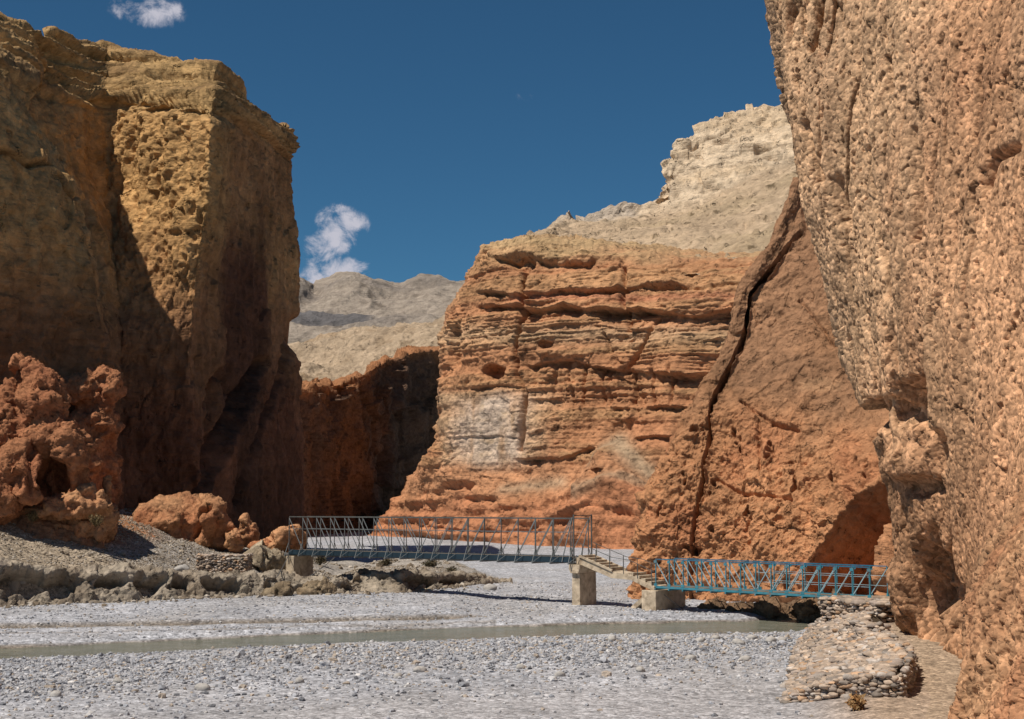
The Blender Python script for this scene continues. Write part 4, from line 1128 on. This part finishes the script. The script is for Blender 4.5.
# stones paving the top
iu = RNG.uniform(0, cs.shape[0] - 1.001, 7500); iv = RNG.uniform(0, cs.shape[1] - 7.001, 7500)
def bil(iu, iv):
    a = iu.astype(int); b = iv.astype(int); fu = (iu - a)[:, None]; fv = (iv - b)[:, None]
    return (cs[a, b] * (1 - fu) + cs[a + 1, b] * fu) * (1 - fv) + (cs[a, b + 1] * (1 - fu) + cs[a + 1, b + 1] * fu) * fv
top = bil(iu, iv); top[:, 2] += .03
fa, fb, fc = rv[0][0], rv[0][2], rv[0][3]
def seg(p, q, zb0, zb1, zt0, zt1, lean=.15):
    return (p[:2], q[:2], lambda u: zb0 + (zb1 - zb0) * u, lambda u: zt0 + (zt1 - zt0) * u)
n0, n1_, n2_ = G(786, 704, .0), G(846, 703, .1), G(900, 699, .28)
ff = [seg(n0, n1_, -.02, .05, .15, .58), seg(n1_, n2_, .05, .25, .58, .74),
      seg(rv[0][3], rv[1][3], .28, .32, .70, .80), seg(rv[1][3], rv[2][3], .32, .4, .80, .86), seg(rv[2][3], rv[3][3], .4, .58, .86, .94), seg(rv[3][3], rv[4][3], .58, .76, .94, 1.02)]
wall_thing('dry_stone_wall', 'broad dry stone revetment paved with flat stones, between the gravel and the footpath', ff, [top], core, .145)

def box_core(p, q, w, z0, z1):
    p = np.array(p[:2]); q = np.array(q[:2]); t = (q - p) / np.linalg.norm(q - p); n = np.array([-t[1], t[0]])
    v = []
    for zz in (z0, z1):
        for a in (p + t * .05 + n * .03, q - t * .05 + n * .03, q - t * .05 + n * w, p + t * .05 + n * w): v.append((*a, zz))
    f = np.array([[0, 1, 5, 4], [1, 2, 6, 5], [2, 3, 7, 6], [3, 0, 4, 7], [4, 5, 6, 7], [3, 2, 1, 0]])
    return np.array(v), f
def low_wall(label, a, b, w, z0, z1, size, rag=.05):
    a = np.array(a[:2]); b = np.array(b[:2]); t = (b - a) / np.linalg.norm(b - a); n = np.array([-t[1], t[0]])
    fs = [seg(a, b, z0, z0, z1, z1), seg(b, b + n * w, z0, z0, z1, z1), seg(a + n * w, a, z0, z0, z1, z1)]
    k = int(np.linalg.norm(b - a) * w / (size * size) * 2.2)
    u = RNG.uniform(0, 1, k)[:, None]; v = RNG.uniform(0, w, k)[:, None]
    tp = np.concatenate([a + (b - a) * u + n * v, np.full((k, 1), z1)], 1)
    return wall_thing('dry_stone_wall', label, fs, [tp], box_core(a, b, w, z0, z1 - .04 - rag * .7), size, rag)
low_wall('low dry stone wall standing at the landing of the blue bridge', G(821, 618, .72), G(880, 619, .9), .9, .6, 1.28, .17)
low_wall('short dry stone step half way along the footpath edge', G(846, 637, .70), G(868, 638, .75), .7, .6, 1.02, .17)
# retaining wall by the left bridge end
low_wall('rough stone retaining wall on the left terrace beside the grey bridge end', P(197, 575, 62), P(246, 577, 62), 1.2, .85, 1.78, .12, .16)
blob_rock('rubble_abutment', [(274, 564, 66.4, 10, 14), (279, 566, 66.4, 7, 13), (262, 560, 66.2, 16, 12), (254, 566, 66.2, 10, 12)], .06, .12, (srgb(190, 172, 146), srgb(160, 140, 116)),
          'buff rubble abutment packed against the left pier of the grey bridge', 'abutment', 441, dents=((258, 562, 13, 15, 1.6),))

# ------------------------------------------------------------------ steelwork helpers
class MB:
    def __init__(s): s.bm = bmesh.new()
    def bar(s, a, b, w, h=None, up=(0, 0, 1)):
        a = Vector(a); b = Vector(b); h = h or w
        d = (b - a); L = d.length; d.normalize()
        upv = Vector(up)
        if abs(d.dot(upv)) > .98: upv = Vector((1, 0, 0))
        x = d.cross(upv).normalized(); z = x.cross(d).normalized()
        m = Matrix((( *(x * w), 0), (*(d * L), 0), (*(z * h), 0), (0, 0, 0, 1))).transposed()
        m.translation = (a + b) / 2
        bmesh.ops.create_cube(s.bm, size=1.0, matrix=m); return s
    def prism(s, poly, y0, y1):
        """poly in (x, z), extruded along y"""
        va = [s.bm.verts.new((x, y0, z)) for x, z in poly]; vb = [s.bm.verts.new((x, y1, z)) for x, z in poly]
        n = len(poly)
        s.bm.faces.new(va); s.bm.faces.new(vb[::-1])
        for i in range(n): s.bm.faces.new((va[i], vb[i], vb[(i + 1) % n], va[(i + 1) % n]))
        return s
    def build(s, name, mat, parent, bevel=0.0, label=None):
        bmesh.ops.recalc_face_normals(s.bm, faces=s.bm.faces)
        if bevel: bmesh.ops.bevel(s.bm, geom=list(s.bm.edges), offset=bevel, segments=2, affect='EDGES', profile=.6)
        me = bpy.data.meshes.new(name); s.bm.to_mesh(me); s.bm.free(); me.materials.append(mat)
        return link(name, me, parent)

def truss_bridge(name, A, B, width, hgt, n, mats, label, sizes, outrig=True, rails=()):
    """through-truss footbridge from A to B (deck level points on the near side)"""
    A = np.array(A); B = np.array(B)
    L = float(np.linalg.norm((B - A)[:2])); ang = math.atan2(B[1] - A[1], B[0] - A[0])
    root = empty(name, tuple(A), ang)
    tag(root, label, 'footbridge')
    dz = B[2] - A[2]
    zl = lambda x: dz * x / L
    pl = L / n
    m_ch, m_post, m_diag, m_str, m_deck = mats
    w_ch, w_post, w_diag, h_str = sizes
    MB().bar((0, width / 2, -.05), (L, width / 2, dz - .05), width - .06, .05).build('deck', m_deck, root)
    for y in (0, width):
        MB().bar((0, y, -h_str / 2), (L, y, dz - h_str / 2), .06, h_str).build('stringer', m_str, root)
        MB().bar((0, y, hgt), (L, y, dz + hgt), w_ch, w_ch).build('top_chord', m_ch, root)
        for i in range(n + 1):
            x = i * pl
            MB().bar((x, y, zl(x) + .003), (x, y, zl(x) + hgt - w_ch / 2 - .003), w_post, w_post * .9).build('post', m_post, root)
            if not outrig:
                for z, hh in ((.05, .10), (hgt - .09, .10)):
                    yy = y + (.03 if y else -.03)
                    MB().bar((x - .07, yy, zl(x) + z), (x + .07, yy, zl(x) + z), .012, hh).build('gusset_plate', m_post, root)
            if i < n:
                x0, x1 = (x, x + pl) if i < n / 2 else (x + pl, x)
                yy = y + (.012 if y else -.012)
                MB().bar((x0, yy, zl(x0) + hgt - .05), (x1, yy, zl(x1) + .03), w_diag, w_diag * 1.2).build('diagonal', m_diag, root)
    for i in range(n + 1):
        x = i * pl
        o_ = .28 if outrig else .06
        MB().bar((x, -o_, zl(x) - h_str - .035), (x, width + o_, zl(x) - h_str - .035), .05, .06).build('crossbeam', m_str if not outrig else m_diag, root)
        if outrig:
            for y, o2 in ((-.26, -.03), (width + .26, width + .03)):
                MB().bar((x, y, zl(x) - h_str - .01), (x, o2, zl(x) + .30), .022, .022).build('outrigger', m_diag, root)
                MB().bar((x + .02, y, zl(x) - h_str - .01), (x + pl * .32, o2, zl(x) + .02), .022, .022).build('outrigger', m_diag, root)
    for (z, x0, x1) in rails:
        for y in (.035, width - .035):
            MB().bar((x0 * L, y, zl(x0 * L) + z), (x1 * L, y, zl(x1 * L) + z), .016, .016).build('rail', m_diag, root)
    return root, L, ang

# the long grey bridge
GA = P(289, 549.5, 66.0); GB = P(572, 557, 56.4)
ga, gl, gang = truss_bridge('footbridge', GA, GB, 1.15, 1.5, 18, (M['steeldark'], M['steelmid'], M['steel'], M['navy'], M['wood']),
                            'long grey steel truss footbridge with a dark blue deck edge, crossing to the middle pier', (.045, .032, .024, .22), rails=((.95, 0, 1),))
# the short turquoise bridge
BA = P(656, 586, 54.0); BB = P(870, 598, 47.4)
ba, bl_, bang = truss_bridge('footbridge', BA, BB, 1.1, 1.0, 14, (M['bluedeep'], M['blue'], M['bluepale'], M['blue'], M['wood']),
                             'short turquoise blue steel truss footbridge leading to the footpath under the rock wall', (.036, .036, .024, .075), outrig=False, rails=((.35, .5, 1), (.68, .5, 1)))

# piers
def pier(name, loc, ang, w, t, z0, z1, cap, label, cat='pier'):
    root = empty(name, (loc[0], loc[1], 0), ang); tag(root, label, cat)
    s = MB().prism([(-t * .56, z0), (t * .56, z0), (t / 2, z1 - cap), (-t / 2, z1 - cap)], 0, w); s.build('shaft', M['concrete'], root, .02)
    if cap:
        MB().prism([(-t * .5, z1 - cap + .002), (t * .5, z1 - cap + .002), (t * .72, z1 - cap * .5), (t * .72, z1), (-t * .72, z1), (-t * .72, z1 - cap * .5)], -.12, w + .12).build('cap', M['concrete'], root, .02)
    return root
u = np.array([math.cos(gang), math.sin(gang)]); nn_ = np.array([-u[1], u[0]])
pl_ = GA[:2] + u * .12 - nn_ * .06
pier('bridge_pier', pl_, gang, 1.25, .5, .3, GA[2] - .29, 0, 'short square concrete pier under the left end of the grey bridge')
pm = GB[:2] + u * .18
pier('bridge_pier', pm, gang, 1.15, .36, -.3, GB[2] - .29, .34, 'taller concrete pier with a flared cap, standing in the gravel between the two bridges')
# end frame of the grey bridge
ub = np.array([math.cos(bang), math.sin(bang)]); nb = np.array([-ub[1], ub[0]])
bb_root = empty('bridge_abutment', (BA[0], BA[1], 0), bang); tag(bb_root, 'stout concrete abutment block carrying the left end of the blue bridge', 'abutment')
MB().prism([(-.62, -.3), (.08, -.3), (.08, BA[2] - .17), (-.62, BA[2] - .17)], -.12, 1.65).build('block', M['concrete'], bb_root, .03)
MB().bar((-.63, .5, .62), (-1.45, .5, .05), .45, .18).build('brace', M['concrete'], bb_root, .015)

# concrete stair between the bridges
SA = np.array([*(GB[:2] + u * .32), GB[2]]); SB = np.array([*(BA[:2] - ub * .12), BA[2] - .02])
sl = float(np.linalg.norm((SB - SA)[:2])); sang = math.atan2(SB[1] - SA[1], SB[0] - SA[0])
st = empty('concrete_stair', tuple(SA), sang); tag(st, 'concrete stair with thin handrails stepping down from the grey bridge to the blue one', 'stair')
dz = SB[2] - SA[2]
k1, k2 = .45, .68
zm = dz * .52; zm2 = dz * .60
MB().prism([(-.2, -.02), (0, -.02), (k1 * sl, zm), (k2 * sl, zm2), (sl, dz), (sl, dz - .2), (k2 * sl + .03, zm2 - .2), (k1 * sl - .05, zm - .24), (.0, -.28), (-.2, -.28)], .05, 1.0).build('slab', M['concrete'], st, .01)
ns = 6
for i in range(ns):
    x0 = k1 * sl * (i + .2) / ns; z = zm * (i + .2) / ns
    MB().bar((x0, .06, z + .03), (x0, .99, z + .03), .2, .12).build('step', M['concrete'], st, .008)
for i in range(4):
    x0 = k2 * sl + (1 - k2) * sl * (i + .2) / 4; z = zm2 + (dz - zm2) * (i + .2) / 4
    MB().bar((x0, .06, z + .03), (x0, .99, z + .03), .2, .12).build('step', M['concrete'], st, .008)
for y in (.04, 1.01):
    zz = lambda x: np.interp(x, [0, k1 * sl, k2 * sl, sl], [0, zm, zm2, dz])
    xs = [0, k1 * sl, k2 * sl, sl]
    for a, b in zip(xs[:-1], xs[1:]):
        MB().bar((a, y, zz(a) + .55), (b, y, zz(b) + .55), .02, .02).build('handrail', M['steeldark'], st)
    for x in np.linspace(.15, sl - .1, 6):
        MB().bar((x, y, zz(x)), (x, y, zz(x) + .55), .022, .022).build('baluster', M['steeldark'], st)
    # kerbs
    MB().prism([(0, .005), (k1 * sl, zm + .005), (k1 * sl, zm + .09), (0, .09)], y - .04, y + .04).build('kerb', M['concrete'], st)

# mast frame at the grey bridge's right end
fr = empty('end_frame', tuple(GB), gang); tag(fr, 'steel post frame with leaning stays at the right end of the grey bridge', 'frame')
for y in (-.05, 1.2):
    MB().bar((.12, y, -.25), (.12, y, 1.66), .045, .045).build('mast', M['steeldark'], fr)
    MB().bar((-.45, y, -.2), (.05, y, 1.55), .03, .035).build('stay', M['steel'], fr)
MB().bar((.12, -.05, 1.62), (.12, 1.2, 1.6), .035, .035).build('crossbar', M['steeldark'], fr)

# guy ropes at the left end
def rope(a, b, sag, label, r=.022):
    a = np.array(a); b = np.array(b); n = 14
    t = np.linspace(0, 1, n)[:, None]; c = a + (b - a) * t; c[:, 2] -= sag * 4 * (t[:, 0] * (1 - t[:, 0]))
    s = MB()
    ring = []
    for i in range(n):
        ring.append([s.bm.verts.new(Vector(c[i]) + Vector((math.cos(k) * r, 0, math.sin(k) * r))) for k in (0, 2.09, 4.19)])
    for i in range(n - 1):
        for k in range(3): s.bm.faces.new((ring[i][k], ring[i][(k + 1) % 3], ring[i + 1][(k + 1) % 3], ring[i + 1][k]))
    tag(s.build('guy_rope', M['cable'], None), label, 'rope')
rope(GA + np.array([0, -.1, -.25]), G(276, 578, .95), .05, 'short guy rope slanting from the left pier head down to the bank')
q = GA + np.array([*(u * 2.9), -.3]); rope(q, G(310, 576, .95), .05, 'longer guy rope slanting from under the grey deck to the terrace')
rope(BA + np.array([*(ub * .4), -.3]), G(688, 612, .0), .03, 'guy rope slanting down the side of the concrete abutment block')

# ------------------------------------------------------------------ plants
leafm = NT('dry_leaf'); 
a_ = leafm.n('ShaderNodeVertexColor'); a_.layer_name = 'Col'; leafm.l(a_.outputs[0], leafm.b.inputs['Base Color']); leafm.b.inputs['Roughness'].default_value = .8
M['leaf'] = leafm.m
def bush(name, label, cat, base, w, h, n, cols, leaf=.05, twiggy=40, flatten=1.0, group=None):
    base = np.array(base); V, T, C = [], [], []
    off = 0
    for i in range(twiggy):
        a = RNG.uniform(0, 6.283); e = RNG.uniform(.1, 1.0); L = RNG.uniform(.5, 1.0)
        tip = np.array([math.cos(a) * w * e * L, math.sin(a) * w * e * L * .8, h * L * math.sqrt(max(0, 1 - (e * .85) ** 2))])
        s = np.array([-math.sin(a), math.cos(a), 0]) * .014
        V += [base + s, base - s, base + tip + RNG.normal(0, .03, 3)]; T.append((off, off + 1, off + 2)); C += [cols[0] * .6] * 3; off += 3
        m = n // twiggy
        for k in range(m):
            f = RNG.uniform(.35, 1.05)
            p = base + tip * f + RNG.normal(0, .07 * w + .02, 3) * np.array([1, 1, .7])
            p[2] = max(p[2], base[2] + .01)
            d = RNG.normal(size=3); d /= np.linalg.norm(d); e2 = np.cross(d, RNG.normal(size=3)); e2 /= np.linalg.norm(e2) + 1e-6
            s2 = leaf * RNG.uniform(.6, 1.4)
            V += [p - e2 * s2 * .35, p + e2 * s2 * .35, p + d * s2]; T.append((off, off + 1, off + 2)); off += 3
            C += [cols[RNG.integers(len(cols))] * RNG.uniform(.7, 1.2)] * 3
    me = raw_mesh(name, np.array(V), tris=np.array(T), mat=M['leaf'], col=np.array(C), smooth=False)
    return tag(link(name, me), label, cat, group)
def ground_at(x, y): return float(height(np.array([x]), np.array([y]))[0][0])
grey_g = [srgb(96, 86, 62) * .7, srgb(122, 104, 78) * .7, srgb(80, 78, 54) * .7]
def gbush(px, d, wpx, hpx, label, cols, n=900, leaf=.07, name='dry_bush', cat='bush', tw=45):
    x = (px - 512) / F * d; k = d / F
    bush(name, label, cat, (x, d, ground_at(x, d) - .02), wpx * k, hpx * k, n, cols, leaf, tw)
gbush(322, 74, 12, 16, 'tall dry brown bush on the terrace behind the left end of the grey bridge', grey_g)
gbush(388, 73, 11, 9, 'round dark dry bush on the terrace under the grey bridge', grey_g)
gbush(432, 72, 14, 10, 'broad dry bush at the edge of the terrace under the grey bridge', grey_g, 1100)
gbush(452, 70, 9, 6, 'small low dry bush near the terrace tip under the grey bridge', grey_g, 500)
gg = [srgb(92, 112, 44) * .6, srgb(70, 92, 34) * .6, srgb(120, 130, 60) * .6]
q = P(-3, 512, 58.6); bush('green_shrub', 'bright green shrub on the earth slope at the far left edge', 'shrub', (q[0], q[1], q[2]), .55, .95, 1500, gg, .09, 40)
tan = [srgb(196, 150, 96) * .6, srgb(172, 122, 72) * .6, srgb(210, 170, 116) * .6]
q = G(857, 716, .1); bush('dry_grass', 'rusty tuft of dry grass at the foot of the stone revetment', 'grass tuft', (q[0], q[1], ground_at(q[0], q[1])), .16, .30, 700, tan, .09, 60)
ygr = [srgb(150, 128, 84) * .6, srgb(128, 108, 70) * .6]
for px, py, d, lab in ((36, 522, 59.2, 'thin dry shrub on the earth slope below the pinnacle'), (98, 527, 59.5, 'yellowish dry shrub beside the orange rock shelf'), (180, 547, 68, 'pale dry shrub in front of the double humped boulder')):
    x = (px - 512) / F * d
    zz = P(px, py, d)[2]
    bush('dry_shrub', lab, 'shrub', (x, d, zz), .45, .6, 600, ygr, .06, 50)

# ------------------------------------------------------------------ light, sky, camera
SUN_EL = math.radians(59)
AZ = Vector((-.82, -.57, 0)).normalized()
to_sun = Vector((AZ.x * math.cos(SUN_EL), AZ.y * math.cos(SUN_EL), math.sin(SUN_EL)))
sd_ = bpy.data.lights.new('sun', 'SUN'); sd_.energy = 5.0; sd_.angle = math.radians(.53); sd_.color = (1.0, .92, .80)
so = bpy.data.objects.new('sun', sd_); so.rotation_euler = to_sun.to_track_quat('Z', 'Y').to_euler(); so.location = (-40, -20, 60); COL.objects.link(so)

w = bpy.data.worlds.new('World'); SC.world = w; w.use_nodes = True
t = w.node_tree; t.nodes.clear()
def wn(k, **kw):
    x = t.nodes.new(k)
    for a, v in kw.items(): setattr(x, a, v)
    return x
out = wn('ShaderNodeOutputWorld'); bg = wn('ShaderNodeBackground'); t.links.new(bg.outputs[0], out.inputs[0])
sky = wn('ShaderNodeTexSky', sky_type='NISHITA', sun_disc=False)
sky.sun_elevation = SUN_EL; sky.sun_rotation = math.atan2(AZ.x, AZ.y)
sky.altitude = 2800; sky.air_density = 1.0; sky.dust_density = .6; sky.ozone_density = 1.6
bg.inputs[1].default_value = .135
tint = wn('ShaderNodeMix', data_type='RGBA', blend_type='MULTIPLY'); tint.inputs[0].default_value = 1
tint.inputs[7].default_value = (.185, .37, .435, 1)
t.links.new(sky.outputs[0], tint.inputs[6])
tc = wn('ShaderNodeTexCoord')
def vm(op, a, b=None):
    x = wn('ShaderNodeVectorMath', operation=op); t.links.new(a, x.inputs[0])
    if b is not None: x.inputs[1].default_value = b
    return x
def ma(op, a, b=None, clamp=False):
    x = wn('ShaderNodeMath', operation=op); x.use_clamp = clamp
    for i, v in enumerate((a, b)):
        if v is None: continue
        if isinstance(v, (int, float)): x.inputs[i].default_value = v
        else: t.links.new(v, x.inputs[i])
    return x.outputs[0]
dirn = vm('NORMALIZE', tc.outputs['Generated']).outputs[0]
nz1 = wn('ShaderNodeTexNoise'); nz1.inputs['Scale'].default_value = 46; nz1.inputs['Detail'].default_value = 9; nz1.inputs['Roughness'].default_value = .68; nz1.inputs['Distortion'].default_value = .35
t.links.new(dirn, nz1.inputs['Vector'])
def lobe(px, py, rx, ry, gain):
    c = P(px, py, 100) - np.array([0, 0, CAM_Z]); c /= np.linalg.norm(c)
    s = vm('SUBTRACT', dirn, tuple(c)).outputs[0]
    s = vm('MULTIPLY', s, (F / rx, F / rx, F / ry)).outputs[0]
    ln = vm('LENGTH', s).outputs['Value']
    return ma('MULTIPLY', ma('SUBTRACT', 1.0, ln, True), gain)
lobes = [lobe(338, 230, 28, 30, 1.35), lobe(320, 248, 22, 26, .9), lobe(340, 275, 40, 22, 1.2), lobe(316, 282, 26, 18, .9), lobe(148, 10, 42, 20, .95), lobe(356, 225, 18, 16, .8), lobe(528, 96, 30, 12, .16)]
tot = lobes[0]
for l_ in lobes[1:]: tot = ma('MAXIMUM', tot, l_)
d_ = ma('SUBTRACT', nz1.outputs['Fac'], .5)
d_ = ma('MULTIPLY', d_, 4.2)
cl = ma('ADD', tot, d_)
cl = ma('MULTIPLY', cl, ma('MULTIPLY', tot, 4.0, True))
ramp = wn('ShaderNodeMapRange', interpolation_type='SMOOTHSTEP'); t.links.new(cl, ramp.inputs[0])
ramp.inputs[1].default_value = .08; ramp.inputs[2].default_value = 1.15; ramp.inputs[3].default_value = 0; ramp.inputs[4].default_value = .9
mx = wn('ShaderNodeMix', data_type='RGBA'); t.links.new(ramp.outputs[0], mx.inputs[0]); t.links.new(tint.outputs[2], mx.inputs[6])
mx.inputs[7].default_value = (4.3, 4.2, 4.7, 1)
t.links.new(mx.outputs[2], bg.inputs[0])

cam = bpy.data.cameras.new('camera'); cam.sensor_width = 36; cam.lens = F / 1024 * 36; cam.clip_start = .1; cam.clip_end = 20000
co = bpy.data.objects.new('camera', cam); co.location = (0, 0, CAM_Z); co.rotation_euler = (math.pi / 2 + PITCH, 0, 0); COL.objects.link(co)
SC.camera = co
SC.view_settings.view_transform = 'Standard'; SC.view_settings.look = 'None'; SC.view_settings.exposure = 0; SC.view_settings.gamma = 1
SC.cycles.max_bounces = 6
